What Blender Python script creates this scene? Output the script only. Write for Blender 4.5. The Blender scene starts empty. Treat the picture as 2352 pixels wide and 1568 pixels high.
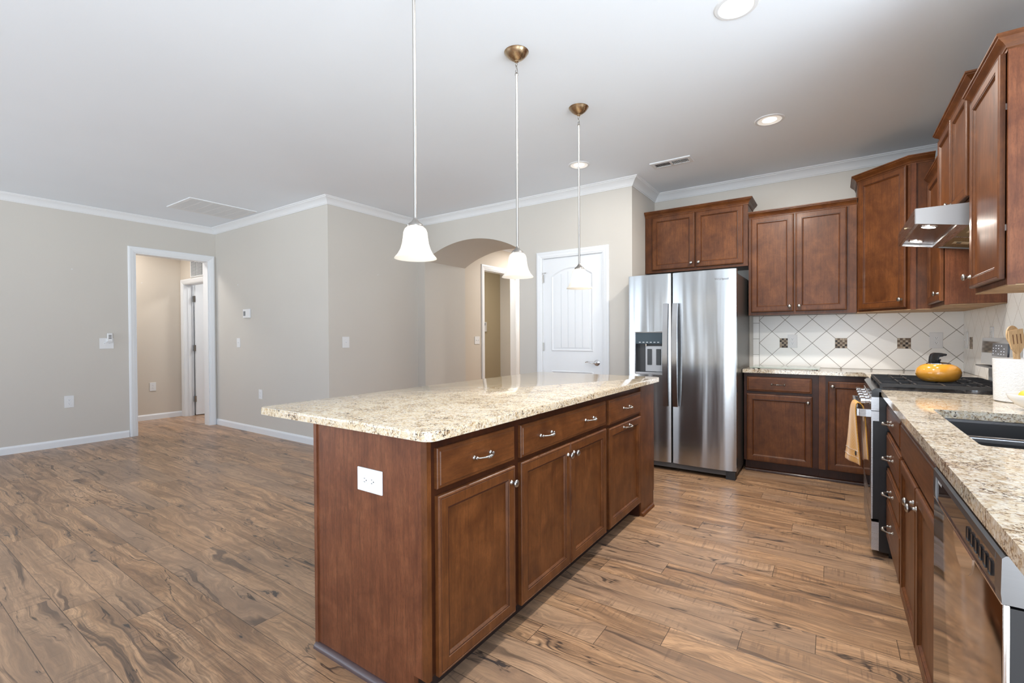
import bpy, bmesh, math, random
from mathutils import Vector, Matrix
PI = math.pi
R = math.radians
S = bpy.context.scene
COL = S.collection
random.seed(7)

# ------------------------------------------------------------------ camera
cam_d = bpy.data.cameras.new('camera'); cam = bpy.data.objects.new('camera', cam_d); COL.objects.link(cam)
S.camera = cam
cam_d.sensor_width = 36.0; cam_d.sensor_fit = 'HORIZONTAL'
cam_d.lens = 1076.1 / 2352 * 36.0
cam_d.clip_start = 0.03; cam_d.clip_end = 100
def cam_axes(yaw, pit, rol):
    y, p, r = R(yaw), R(pit), R(rol)
    fw = Vector((-math.sin(y)*math.cos(p), math.cos(y)*math.cos(p), -math.sin(p)))
    rt = Vector((math.cos(y), math.sin(y), 0)); up = rt.cross(fw)
    rt2 = rt*math.cos(r) + up*math.sin(r); up2 = -rt*math.sin(r) + up*math.cos(r)
    return rt2, up2, fw
rt, up, fw = cam_axes(34.4387, 0.590, -0.3012)
m = Matrix((rt, up, -fw)).transposed().to_4x4(); m.translation = Vector((0, 0, 1.212))
cam.matrix_world = m

# ------------------------------------------------------------------ world, exposure
w = bpy.data.worlds.new('world'); S.world = w; w.use_nodes = True
wt = w.node_tree; bgn = wt.nodes['Background']; bgn.inputs[1].default_value = 11.0
tc = wt.nodes.new('ShaderNodeTexCoord'); sx = wt.nodes.new('ShaderNodeSeparateXYZ'); wt.links.new(tc.outputs['Generated'], sx.inputs[0])
wr = wt.nodes.new('ShaderNodeValToRGB'); wa = wt.nodes.new('ShaderNodeMath'); wa.operation = 'MULTIPLY_ADD'; wa.inputs[1].default_value = 0.5; wa.inputs[2].default_value = 0.5
wt.links.new(sx.outputs[2], wa.inputs[0]); wt.links.new(wa.outputs[0], wr.inputs[0]); wt.links.new(wr.outputs[0], bgn.inputs[0])
e = wr.color_ramp.elements; e[0].position = 0.47; e[0].color = (0.86, 0.94, 1.0, 1)      # bright lower half added to throw light up at the ceiling
e[1].position = 0.53; e[1].color = (0.30, 0.35, 0.42, 1)                                 # soft blue sky above it
S.view_settings.view_transform = 'Standard'; S.view_settings.look = 'None'
S.view_settings.exposure = -0.10; S.view_settings.gamma = 1.0
S.view_settings.use_curve_mapping = False
S.cycles.max_bounces = 10; S.cycles.diffuse_bounces = 6; S.cycles.glossy_bounces = 5
S.cycles.transmission_bounces = 6; S.cycles.sample_clamp_indirect = 6.0
S.cycles.caustics_reflective = False; S.cycles.caustics_refractive = False

CAN_W, HOOD_W, BULB_E = 36.0, 2.6, 4.5
def area(name, loc, rot, sx, sy, power, col=(1, 1, 1), portal=False, shape='RECTANGLE', parent=None):
    l = bpy.data.lights.new(name, 'AREA'); l.shape = shape; l.size = sx
    if shape in ('RECTANGLE', 'ELLIPSE'): l.size_y = sy
    l.energy = power; l.color = col
    if portal: l.cycles.is_portal = True
    o = bpy.data.objects.new(name, l); COL.objects.link(o); o.location = loc; o.rotation_euler = rot
    if parent: o.parent = parent
    return o
# daylight openings added out of view for the light, plus the sink window
BACK_WIN = [(-6.95, -5.0, 0.06, 2.4), (-2.42, -2.20, 0.06, 2.4), (-1.2, 0.5, 0.06, 2.4)]          # in the rear wall, spaced for the fridge reflections; x0 x1 z0 z1
RIGHT_WIN = [(-3.2, 0.52, 0.06, 2.4), (1.25, 2.44, 1.08, 2.40)]        # in the right wall, y0 y1 z0 z1
LEFT_WIN = [(-3.1, -1.5, 0.15, 2.4)]
YB = -3.6; XL = -7.16; XR = 0.865; ZC = 2.743
for (a, b, c, d) in BACK_WIN:
    area('rear_daylight', ((a+b)/2, YB-0.10, (c+d)/2), (R(90), 0, 0), b-a, d-c, 1, portal=True)
for (a, b, c, d) in RIGHT_WIN:
    area('window_daylight', (XR+0.10, (a+b)/2, (c+d)/2), (0, R(90), 0), d-c, b-a, 1, portal=True)
for (a, b, c, d) in LEFT_WIN:
    area('window_daylight', (XL-0.10, (a+b)/2, (c+d)/2), (0, R(-90), 0), d-c, b-a, 1, portal=True)
# unseen lamps lighting the rooms next door; all but the hall one are added
area('hall_lamp', (-7.85, 2.0, 2.70), (0, 0, 0), 0.35, 0.35, 27, (1, 0.94, 0.88))
area('bath_fill_light', (-7.6, 4.4, 2.70), (0, 0, 0), 0.5, 0.5, 42, (1, 0.98, 0.95))
area('corridor_fill_light', (-3.75, 6.9, 2.70), (0, 0, 0), 0.4, 0.4, 56, (1, 0.95, 0.89))
area('study_fill_light', (-5.3, 6.5, 2.70), (0, 0, 0), 0.3, 0.3, 34, (1, 0.94, 0.86))

# ------------------------------------------------------------------ node helper
class NT:
    def __init__(s, name):
        s.m = bpy.data.materials.new(name); s.m.use_nodes = True; s.t = s.m.node_tree
        s.b = s.t.nodes['Principled BSDF']; s.out = s.t.nodes['Material Output']
    def link(s, a, b): s.t.links.new(a, b)
    def put(s, sock, v):
        if isinstance(v, bpy.types.NodeSocket): s.link(v, sock)
        elif v is not None:
            if isinstance(v, tuple) and len(v) == 3 and len(sock.default_value) == 4: v = v + (1,)
            sock.default_value = v
    def node(s, t, **kw):
        n = s.t.nodes.new(t)
        for k, v in kw.items(): setattr(n, k, v)
        return n
    def pos(s): return s.node('ShaderNodeNewGeometry').outputs['Position']
    def math(s, op, a, b=0.0, c=None):
        n = s.node('ShaderNodeMath', operation=op); s.put(n.inputs[0], a); s.put(n.inputs[1], b)
        if c is not None: s.put(n.inputs[2], c)
        return n.outputs[0]
    def sep(s, v):
        n = s.node('ShaderNodeSeparateXYZ'); s.put(n.inputs[0], v); return n.outputs
    def comb(s, x, y, z=0.0):
        n = s.node('ShaderNodeCombineXYZ'); s.put(n.inputs[0], x); s.put(n.inputs[1], y); s.put(n.inputs[2], z); return n.outputs[0]
    def vmul(s, v, k):
        n = s.node('ShaderNodeVectorMath', operation='MULTIPLY'); s.put(n.inputs[0], v); n.inputs[1].default_value = k; return n.outputs[0]
    def vadd(s, v, k):
        n = s.node('ShaderNodeVectorMath', operation='ADD'); s.put(n.inputs[0], v); s.put(n.inputs[1], k); return n.outputs[0]
    def noise(s, v, scale=1.0, detail=2.0, rough=0.5, dist=0.0):
        n = s.node('ShaderNodeTexNoise'); s.put(n.inputs['Vector'], v); n.inputs['Scale'].default_value = scale
        n.inputs['Detail'].default_value = detail; n.inputs['Roughness'].default_value = rough; n.inputs['Distortion'].default_value = dist
        return n.outputs['Fac']
    def vor(s, v, scale=1.0, feature='F1', out='Distance'):
        n = s.node('ShaderNodeTexVoronoi', feature=feature); s.put(n.inputs['Vector'], v); n.inputs['Scale'].default_value = scale
        return n.outputs[out]
    def white(s, v):
        n = s.node('ShaderNodeTexWhiteNoise', noise_dimensions='3D'); s.put(n.inputs['Vector'], v); return n.outputs
    def ramp(s, f, stops, interp='LINEAR'):
        n = s.node('ShaderNodeValToRGB'); s.put(n.inputs[0], f); cr = n.color_ramp; cr.interpolation = interp
        while len(cr.elements) < len(stops): cr.elements.new(0.5)
        for e, (p, c) in zip(cr.elements, stops):
            e.position = p; e.color = tuple(c)+(1,) if isinstance(c, tuple) else (c, c, c, 1)
        return n.outputs[0]
    def step(s, f, lo, hi):
        n = s.node('ShaderNodeMapRange'); n.clamp = True; s.put(n.inputs[0], f)
        n.inputs[1].default_value = lo; n.inputs[2].default_value = hi; return n.outputs[0]
    def mix(s, f, a, b, blend='MIX'):
        n = s.node('ShaderNodeMix', data_type='RGBA', blend_type=blend); s.put(n.inputs[0], f); s.put(n.inputs[6], a); s.put(n.inputs[7], b); return n.outputs[2]
    def bump(s, h, strength=0.2, dist=0.001):
        n = s.node('ShaderNodeBump'); s.put(n.inputs['Height'], h); n.inputs['Strength'].default_value = strength; n.inputs['Distance'].default_value = dist
        s.link(n.outputs[0], s.b.inputs['Normal'])
    def set(s, **kw):
        for k, v in kw.items(): s.put(s.b.inputs[k.replace('_', ' ')], v)
        return s.m
def plain(name, col, rough=0.5, metal=0.0, spec=None, coat=0.0):
    t = NT(name); t.set(Base_Color=col, Roughness=rough, Metallic=metal)
    if spec is not None: t.b.inputs['Specular IOR Level'].default_value = spec
    if coat: t.b.inputs['Coat Weight'].default_value = coat; t.b.inputs['Coat Roughness'].default_value = 0.06
    return t.m
def glow(name, col, e):
    t = NT(name); t.set(Base_Color=(0.8, 0.8, 0.8), Emission_Color=col, Emission_Strength=e); return t.m
def paint(name, col, rough=0.6):
    t = NT(name); p = t.pos()
    n = t.noise(p, 160, 3); c = t.mix(t.noise(p, 1.2, 2), tuple(x*0.97 for x in col), tuple(min(1, x*1.03) for x in col))
    t.set(Base_Color=c, Roughness=rough); t.b.inputs['Specular IOR Level'].default_value = 0.25
    t.bump(n, 0.15, 0.001); return t.m
def wood(name, base, dark, light, axis='z', rough=0.36, coat=0.07, fine=1.0):
    t = NT(name); p = t.pos()
    sc = {'z': (1, 1, 0.07), 'h': (0.07, 0.07, 1)}[axis]
    g = t.vmul(p, sc)
    f = t.noise(g, 85, 4, 0.6, 0.4)
    b = t.noise(p, 6.5, 5, 0.62, 0.7)
    b2 = t.noise(t.vmul(p, (1, 1, 0.45) if axis == 'z' else (0.45, 0.45, 1)), 17, 4, 0.6, 0.5)
    k = t.math('ADD', t.math('MULTIPLY', b, 0.62), t.math('MULTIPLY', b2, 0.38))
    c = t.ramp(k, [(0.33, dark), (0.50, base), (0.66, light)])
    c = t.mix(t.math('MULTIPLY', t.step(f, 0.42, 0.68), 0.34*fine), c, tuple(x*0.45 for x in dark))
    f2 = t.noise(t.vmul(p, (1, 1, 0.22) if axis == 'z' else (0.22, 0.22, 1)), 260, 3, 0.65)
    c = t.mix(t.math('MULTIPLY', t.step(f2, 0.46, 0.66), 0.26*fine), c, tuple(x*0.55 for x in dark))
    t.set(Base_Color=c, Roughness=t.math('ADD', rough, t.math('MULTIPLY', f, 0.10)))
    t.b.inputs['Specular IOR Level'].default_value = 0.32
    t.b.inputs['Coat Weight'].default_value = coat; t.b.inputs['Coat Roughness'].default_value = 0.14
    t.bump(f, 0.06, 0.0006); return t.m
def steel(name, col=(0.62, 0.62, 0.62), rough=0.24, ax='h', wob=0.0, metal=1.0, grain=0.10):
    t = NT(name); p = t.pos()
    sc = {'h': (0.6, 0.6, 160), 'v': (160, 160, 0.6)}[ax]
    f = t.noise(t.vmul(p, sc), 9, 2)
    t.set(Base_Color=t.mix(f, tuple(x*(1-0.7*grain) for x in col), tuple(min(1, x*(1+0.6*grain)) for x in col)), Metallic=metal,
          Roughness=t.math('ADD', rough-0.4*grain, t.math('MULTIPLY', f, grain)))
    if wob:
        h = t.noise(t.vmul(p, (11, 11, 0.5)), 1.0, 2.0, 0.5, 0.3)
        g = t.node('ShaderNodeNewGeometry'); a = t.math('MULTIPLY', t.math('SUBTRACT', h, 0.5), wob)
        v = t.node('ShaderNodeVectorMath', operation='ADD'); t.link(g.outputs['Normal'], v.inputs[0]); t.link(t.comb(a, 0.0, 0.0), v.inputs[1])
        nn = t.node('ShaderNodeVectorMath', operation='NORMALIZE'); t.link(v.outputs[0], nn.inputs[0]); t.link(nn.outputs[0], t.b.inputs['Normal'])
    return t.m

WALL = paint('wall_paint', (0.575, 0.55, 0.51))
WALLW = paint('corridor_paint', (0.60, 0.545, 0.475))
OLIVE = paint('study_paint', (0.50, 0.43, 0.30))
CEIL = paint('ceiling_paint', (0.82, 0.885, 0.965), 0.8)
WHITE = plain('trim_white', (0.76, 0.785, 0.815), 0.35)
PLATE = plain('plate_white', (0.74, 0.755, 0.775), 0.3)
SLOT = plain('slot_dark', (0.03, 0.03, 0.03), 0.5)
BLACK = plain('black_enamel', (0.012, 0.012, 0.014), 0.22)
BLACKM = plain('black_matte', (0.02, 0.02, 0.022), 0.55)
IRON = plain('cast_iron', (0.022, 0.022, 0.024), 0.48)
DARKGAP = plain('shadow_board', (0.02, 0.008, 0.005), 0.7)  # near-black, putting the toe-recess shade into the board colour
NICK = steel('satin_nickel', (0.40, 0.38, 0.355), 0.30, 'v')
CHROME = plain('chrome', (0.75, 0.75, 0.76), 0.08, 1.0)
BRONZE = steel('warm_nickel', (0.50, 0.38, 0.25), 0.25, 'h')
FSTEEL = steel('fridge_steel', (0.46, 0.47, 0.48), 0.22, 'h', 0.42, 1.0, 0.03)
STEEL = steel('brushed_steel', (0.50, 0.50, 0.515), 0.27, 'h')
DSTEEL = plain('dishwasher_steel', (0.60, 0.56, 0.53), 0.10, 1.0)
GREYP = plain('grey_plastic', (0.17, 0.19, 0.21), 0.4)
FSIDE = steel('fridge_side', (0.13, 0.125, 0.12), 0.35, 'v', 0, 0.6)
CW = wood('cherry_door', (0.122, 0.0395, 0.0102), (0.073, 0.0210, 0.0056), (0.182, 0.062, 0.0170))
CWH = wood('cherry_rail', (0.122, 0.0395, 0.0102), (0.073, 0.0210, 0.0056), (0.182, 0.062, 0.0170), 'h')
CBOX = wood('cherry_frame_gap_shade', (0.046, 0.012, 0.0036), (0.028, 0.007, 0.0022), (0.066, 0.018, 0.0054))  # cherry darkened so the shade around the doors sits in its colour
CFRAME = wood('cherry_face_frame', (0.100, 0.031, 0.0085), (0.060, 0.017, 0.0048), (0.145, 0.048, 0.014))
CSIDE = wood('cherry_side_veneer', (0.160, 0.053, 0.0215), (0.105, 0.032, 0.0125), (0.215, 0.078, 0.033), 'z', 0.42, 0.08, 1.3)
CUNDER = wood('maple_underside', (0.42, 0.27, 0.15), (0.34, 0.21, 0.11), (0.50, 0.33, 0.19), 'h', 0.5, 0.0)
CLAYER = plain('door_glaze', (0.045, 0.012, 0.005), 0.4)  # glaze line, darkened and widened to carry groove shade in its colour

def granite(name, warm):
    t = NT(name); p = t.pos()
    n1 = t.noise(p, 55, 4, 0.65, 0.8); n2 = t.noise(t.vadd(p, (3, 7, 1)), 135, 3, 0.6, 0.6); n3 = t.noise(t.vadd(p, (9, 2, 4)), 16, 3)
    v = t.vor(t.vadd(p, t.comb(t.math('MULTIPLY', n1, 0.02), t.math('MULTIPLY', n2, 0.02), 0.0)), 95)
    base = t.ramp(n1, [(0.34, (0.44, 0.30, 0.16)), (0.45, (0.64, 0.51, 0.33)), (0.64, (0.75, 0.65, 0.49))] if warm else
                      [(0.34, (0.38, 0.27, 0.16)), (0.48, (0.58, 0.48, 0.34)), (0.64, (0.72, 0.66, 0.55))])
    base = t.mix(t.math('MULTIPLY', t.step(v, 0.42, 0.70), 0.38), base, (0.68, 0.67, 0.64))
    k = t.math('ADD', t.math('MULTIPLY', n2, 0.75), t.math('MULTIPLY', n3, 0.25))
    base = t.mix(t.math('MULTIPLY', t.step(k, 0.53, 0.59), 0.85), base, (0.25, 0.145, 0.065) if warm else (0.20, 0.125, 0.07))
    k2 = t.math('ADD', t.math('MULTIPLY', t.noise(t.vadd(p, (5, 5, 5)), 105, 4, 0.65, 0.8), 0.75), t.math('MULTIPLY', n3, 0.25))
    base = t.mix(t.step(k2, 0.582 if warm else 0.578, 0.612), base, (0.045, 0.033, 0.028))
    t.set(Base_Color=base, Roughness=0.07); t.b.inputs['Specular IOR Level'].default_value = 0.6
    return t.m
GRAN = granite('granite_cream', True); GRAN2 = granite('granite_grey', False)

def floor_mat():
    t = NT('rustic_oak_laminate'); p = t.pos(); X, Y, Z = t.sep(p)
    W, L = 0.1393, 1.21
    yy = t.math('DIVIDE', t.math('SUBTRACT', Y, 0.434), W); row = t.math('FLOOR', yy); fy = t.math('FRACT', yy)
    rr = t.white(t.comb(row, 3.1, 0.0))[0]
    xx = t.math('DIVIDE', t.math('SUBTRACT', t.math('SUBTRACT', X, -3.039), t.math('ADD', t.math('MULTIPLY', row, 0.25), t.math('MULTIPLY', t.math('SUBTRACT', rr, 0.5), 0.09))), L); colm = t.math('FLOOR', xx); fx = t.math('FRACT', xx)
    idv = t.white(t.comb(row, colm, 1.7)); idf = idv[0]
    off = t.vmul(idv[1], (37.0, 23.0, 11.0))
    q = t.vadd(t.comb(X, Y, 0.0), off)
    fld = t.noise(t.vmul(q, (1.5, 5.0, 1)), 1.0, 3, 0.5, 0.4)
    Yq = t.sep(q)[1]
    con = t.math('SINE', t.math('ADD', t.math('MULTIPLY', fld, 62.0), t.math('MULTIPLY', Yq, 95.0)))
    q2 = t.vadd(q, t.comb(0.0, t.math('MULTIPLY', fld, 0.22), 0.0))
    g1 = t.noise(t.vmul(q2, (1.6, 42, 1)), 1.0, 5, 0.6, 0.2)
    g2 = t.noise(t.vmul(q2, (6, 230, 1)), 1.0, 3, 0.6)
    big = t.noise(t.vmul(q2, (1.3, 9, 1)), 1.0, 5, 0.62, 0.5)
    c = t.ramp(big, [(0.27, (0.150, 0.080, 0.044)), (0.40, (0.310, 0.172, 0.092)), (0.52, (0.480, 0.278, 0.148)), (0.70, (0.68, 0.420, 0.240))])
    c = t.mix(t.math('MULTIPLY', t.step(con, 0.15, 0.95), 0.22), c, (0.160, 0.098, 0.062))
    c = t.mix(t.math('MULTIPLY', t.step(g1, 0.46, 0.60), 0.58), c, (0.140, 0.082, 0.050))
    c = t.mix(t.math('MULTIPLY', t.step(g2, 0.48, 0.62), 0.46), c, (0.130, 0.078, 0.048))
    c = t.mix(t.math('MULTIPLY', t.step(t.noise(t.vmul(q, (30, 260, 1)), 1.0, 3), 0.50, 0.66), 0.35), c, (0.14, 0.085, 0.055))
    c = t.mix(t.math('MULTIPLY', idf, 0.25), c, (0.68, 0.42, 0.24))
    c = t.mix(t.math('MULTIPLY', t.step(idv[0], 0.60, 0.80), 0.30), c, (0.215, 0.165, 0.135))
    # long dark streaks running with the grain
    st = t.noise(t.vmul(q2, (0.9, 21, 1)), 1.0, 3, 0.55, 0.6)
    sg = t.step(t.noise(t.vadd(t.vmul(q, (1.4, 5, 1)), (3.0, 1.0, 2.0)), 1.0, 2), 0.42, 0.56)
    c = t.mix(t.math('MULTIPLY', t.math('MULTIPLY', t.step(st, 0.585, 0.645), sg), 0.72), c, (0.075, 0.050, 0.038))
    # thin cracks
    cn = t.noise(t.vmul(q2, (1.1, 10, 1)), 1.0, 4, 0.55, 0.25)
    ck = t.math('SUBTRACT', 1.0, t.step(t.math('ABSOLUTE', t.math('SUBTRACT', cn, 0.5)), 0.0015, 0.0105))
    cg = t.step(t.noise(t.vadd(t.vmul(q, (2.4, 5, 1)), (7.0, 4.0, 2.0)), 1.0, 2), 0.49, 0.56)
    c = t.mix(t.math('MULTIPLY', t.math('MULTIPLY', ck, cg), 0.88), c, (0.045, 0.033, 0.028))
    # knots and burnt patches
    kf = t.noise(t.vadd(t.vmul(q2, (2.7, 12, 1)), (11.0, 6.0, 2.0)), 1.0, 5, 0.62, 0.5)
    c = t.mix(t.math('MULTIPLY', t.step(kf, 0.58, 0.70), 0.55), c, (0.135, 0.090, 0.068))
    c = t.mix(t.math('MULTIPLY', t.step(kf, 0.662, 0.690), 0.92), c, (0.050, 0.041, 0.039))
    # saw marks across the grain
    sw = t.noise(t.vmul(q, (95, 4.5, 1)), 1.0, 2, 0.5)
    sm = t.step(t.noise(t.vmul(q, (1.7, 7, 1)), 1.3, 2), 0.50, 0.60)
    c = t.mix(t.math('MULTIPLY', t.math('MULTIPLY', t.step(sw, 0.55, 0.62), sm), 0.38), c, (0.13, 0.085, 0.06))
    ey = t.math('MULTIPLY', t.math('MINIMUM', fy, t.math('SUBTRACT', 1.0, fy)), W)
    ex = t.math('MULTIPLY', t.math('MINIMUM', fx, t.math('SUBTRACT', 1.0, fx)), L)
    e = t.math('MINIMUM', ey, ex); seam = t.math('SUBTRACT', 1.0, t.step(e, 0.0006, 0.0017))
    c = t.mix(t.math('MULTIPLY', seam, 0.85), c, (0.022, 0.015, 0.012))
    t.set(Base_Color=c, Roughness=t.math('ADD', 0.24, t.math('MULTIPLY', g1, 0.16)))
    t.b.inputs['Specular IOR Level'].default_value = 0.5
    t.bump(t.math('SUBTRACT', t.math('MULTIPLY', g2, 0.35), seam), 0.25, 0.0012)
    return t.m
FLOOR = floor_mat()
def tile_mat(name, axis):
    # diamond-set white tiles, corner spacing 0.2165 m across, 0.219 m up
    t = NT(name); p = t.pos(); X, Y, Z = t.sep(p)
    u = t.math('SUBTRACT', X, -0.3755) if axis == 'x' else t.math('SUBTRACT', Y, 4.865)
    d = 0.2165
    uu = t.math('DIVIDE', u, d); vv = t.math('DIVIDE', t.math('SUBTRACT', Z, 1.1385), 0.2185)
    def edge(a):
        f = t.math('FRACT', t.math('ADD', a, 0.5)); return t.math('MULTIPLY', t.math('ABSOLUTE', t.math('SUBTRACT', f, 0.5)), d*0.707)
    e = t.math('MINIMUM', edge(t.math('ADD', uu, vv)), edge(t.math('SUBTRACT', uu, vv)))
    if axis == 'x':
        st = t.math('LESS_THAN', X, -0.592)
        e1 = t.math('MULTIPLY', t.math('ABSOLUTE', t.math('SUBTRACT', t.math('FRACT', t.math('ADD', t.math('DIVIDE', t.math('SUBTRACT', Z, 1.178), 0.1535), 0.5)), 0.5)), 0.1535)
        e = t.math('ADD', t.math('MULTIPLY', st, e1), t.math('MULTIPLY', t.math('SUBTRACT', 1.0, st), e))
        e = t.math('MINIMUM', e, t.math('ABSOLUTE', t.math('SUBTRACT', X, -0.592)))
    g = t.math('SUBTRACT', 1.0, t.step(e, 0.0012, 0.0022))
    n = t.noise(t.vmul(p, (3, 3, 60)), 3, 2)
    c = t.mix(n, (0.83, 0.83, 0.815), (0.88, 0.875, 0.86))
    c = t.mix(g, c, (0.17, 0.155, 0.135) if axis == 'x' else (0.30, 0.27, 0.24))
    t.set(Base_Color=c, Roughness=t.math('ADD', 0.22, t.math('MULTIPLY', g, 0.5)))
    t.bump(t.math('SUBTRACT', 1.0, g), 0.4, 0.0015)
    return t.m
TILE = tile_mat('diamond_tile_back', 'x'); TILER = tile_mat('diamond_tile_right', 'y')

# ------------------------------------------------------------------ mesh helpers
def BM(): return bmesh.new()
def bx(bm, x0, x1, y0, y1, z0, z1):
    v = [bm.verts.new(c) for c in ((x0, y0, z0), (x1, y0, z0), (x1, y1, z0), (x0, y1, z0), (x0, y0, z1), (x1, y0, z1), (x1, y1, z1), (x0, y1, z1))]
    for f in ((0, 3, 2, 1), (4, 5, 6, 7), (0, 1, 5, 4), (1, 2, 6, 5), (2, 3, 7, 6), (3, 0, 4, 7)): bm.faces.new([v[i] for i in f])
    return v
def rbx(bm, x0, x1, y0, y1, z0, z1, r=0.003, seg=2):
    b2 = BM(); bx(b2, x0, x1, y0, y1, z0, z1)
    bmesh.ops.bevel(b2, geom=b2.edges[:], offset=r, segments=seg, affect='EDGES', profile=0.5)
    merge(bm, b2); return bm
def merge(bm, b2, mat=None):
    if mat is not None: b2.transform(mat)
    vm = {}
    for v in b2.verts: vm[v] = bm.verts.new(v.co)
    for f in b2.faces:
        try: bm.faces.new([vm[v] for v in f.verts])
        except ValueError: pass
    b2.free()
def prism(bm, pts, ax, a0, a1):
    """extrude a 2D outline: ax='x' pts are (y,z); 'y' (x,z); 'z' (x,y)"""
    def P(p, a): return {'x': (a, p[0], p[1]), 'y': (p[0], a, p[1]), 'z': (p[0], p[1], a)}[ax]
    A = [bm.verts.new(P(p, a0)) for p in pts]; B = [bm.verts.new(P(p, a1)) for p in pts]; n = len(pts)
    bm.faces.new(A); bm.faces.new(B[::-1])
    for i in range(n): bm.faces.new((A[i], B[i], B[(i+1) % n], A[(i+1) % n]))
def lathe(bm, prof, n=24, mat=None, close=True):
    """prof: (r, z) list around Z"""
    b2 = BM(); rings = []
    for r, z in prof:
        if r < 1e-6: rings.append([b2.verts.new((0, 0, z))])
        else: rings.append([b2.verts.new((r*math.cos(2*PI*i/n), r*math.sin(2*PI*i/n), z)) for i in range(n)])
    for a, b in zip(rings[:-1], rings[1:]):
        if len(a) == 1 and len(b) == 1: continue
        for i in range(n):
            j = (i+1) % n
            if len(a) == 1: b2.faces.new((a[0], b[i], b[j]))
            elif len(b) == 1: b2.faces.new((a[i], b[0], a[j]))
            else: b2.faces.new((a[i], b[i], b[j], a[j]))
    merge(bm, b2, mat)
def tube(bm, pts, rad, n=10):
    pts = [Vector(p) for p in pts]; rads = rad if isinstance(rad, (list, tuple)) else [rad]*len(pts); rings = []
    up0 = Vector((0.13, 0.21, 0.97))
    for i, p in enumerate(pts):
        t = (pts[min(i+1, len(pts)-1)] - pts[max(i-1, 0)]).normalized()
        a = t.cross(up0)
        if a.length < 0.05: a = t.cross(Vector((1, 0, 0)))
        a.normalize(); b = t.cross(a)
        rings.append([bm.verts.new(p + (a*math.cos(2*PI*k/n) + b*math.sin(2*PI*k/n))*rads[i]) for k in range(n)])
    for a, b in zip(rings[:-1], rings[1:]):
        for k in range(n): bm.faces.new((a[k], a[(k+1) % n], b[(k+1) % n], b[k]))
    bm.faces.new(rings[0][::-1]); bm.faces.new(rings[-1])
def sweep(bm, path, prof, side=1, closed=False, F=None):
    """path 2D points (a,b); prof (out, w); F maps (a,b,w)->3D"""
    F = F or (lambda a, b, w: (a, b, w)); n = len(path); rings = []
    P = [Vector(p) for p in path]
    for i in range(n):
        d0 = (P[i]-P[i-1]).normalized() if (i > 0 or closed) else None
        d1 = (P[(i+1) % n]-P[i]).normalized() if (i < n-1 or closed) else None
        if d0 is None: d0 = d1
        if d1 is None: d1 = d0
        n0 = Vector((-d0.y, d0.x))*side; n1 = Vector((-d1.y, d1.x))*side
        mm = n0+n1; mm = mm/max(1e-6, mm.dot(n0))
        rings.append([bm.verts.new(F(P[i].x+mm.x*o, P[i].y+mm.y*o, w_)) for o, w_ in prof])
    k = len(prof)
    for i in range(n if closed else n-1):
        a, b = rings[i], rings[(i+1) % n]
        for j in range(k): bm.faces.new((a[j], a[(j+1) % k], b[(j+1) % k], b[j]))
    if not closed: bm.faces.new(rings[0][::-1]); bm.faces.new(rings[-1])
def obj(name, bm, mat, parent=None, label=None, smooth=False, kind=None, local=False, angle=35, bevel=0):
    bmesh.ops.recalc_face_normals(bm, faces=bm.faces[:])
    if parent and not local:
        inv = wm(parent).inverted(); bm.transform(inv)
    me = bpy.data.meshes.new(name); bm.to_mesh(me); bm.free()
    o = bpy.data.objects.new(name, me); COL.objects.link(o)
    if mat: me.materials.append(mat)
    if smooth:
        me.shade_smooth()
        me.set_sharp_from_angle(angle=R(angle))
    if bevel:
        b = o.modifiers.new('bevel', 'BEVEL'); b.width = bevel; b.segments = 2; b.limit_method = 'ANGLE'
    if parent: o.parent = parent
    if label: o['label'] = label
    if kind: o['kind'] = kind
    return o
def wm(o):
    M = Matrix.LocRotScale(o.location, o.rotation_euler, None)
    return wm(o.parent) @ M if o.parent else M
def thing(name, label, cat, loc=(0, 0, 0), rz=0, group=None):
    o = bpy.data.objects.new(name, None); COL.objects.link(o); o.empty_display_size = 0.1
    o.location = loc; o.rotation_euler = (0, 0, rz); o['label'] = label; o['category'] = cat
    if group: o['group'] = group
    return o
def tag(o, label, cat, group=None):
    o['label'] = label; o['category'] = cat
    if group: o['group'] = group
    return o
def dup(root, loc, rz, label):
    r = root.copy(); COL.objects.link(r); r.location = loc; r.rotation_euler = (0, 0, rz); r['label'] = label
    def rec(a, b):
        for ch in list(a.children):
            c = ch.copy(); COL.objects.link(c); c.parent = b; rec(ch, c)
    rec(root, r); return r
def struct(name, bm, mat, **k): return obj(name, bm, mat, kind='structure', **k)
# faces of cabinets: (u, w, z) -> world
def F_back(Y0): return lambda u, w_, z: (u, Y0-w_, z)          # faces -Y
def F_left(X0): return lambda u, w_, z: (X0-w_, u, z)          # faces -X
def F_right(X0): return lambda u, w_, z: (X0+w_, u, z)         # faces +X
def mapbm(b2, F):
    for v in b2.verts: v.co = F(*v.co)
    return b2

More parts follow.
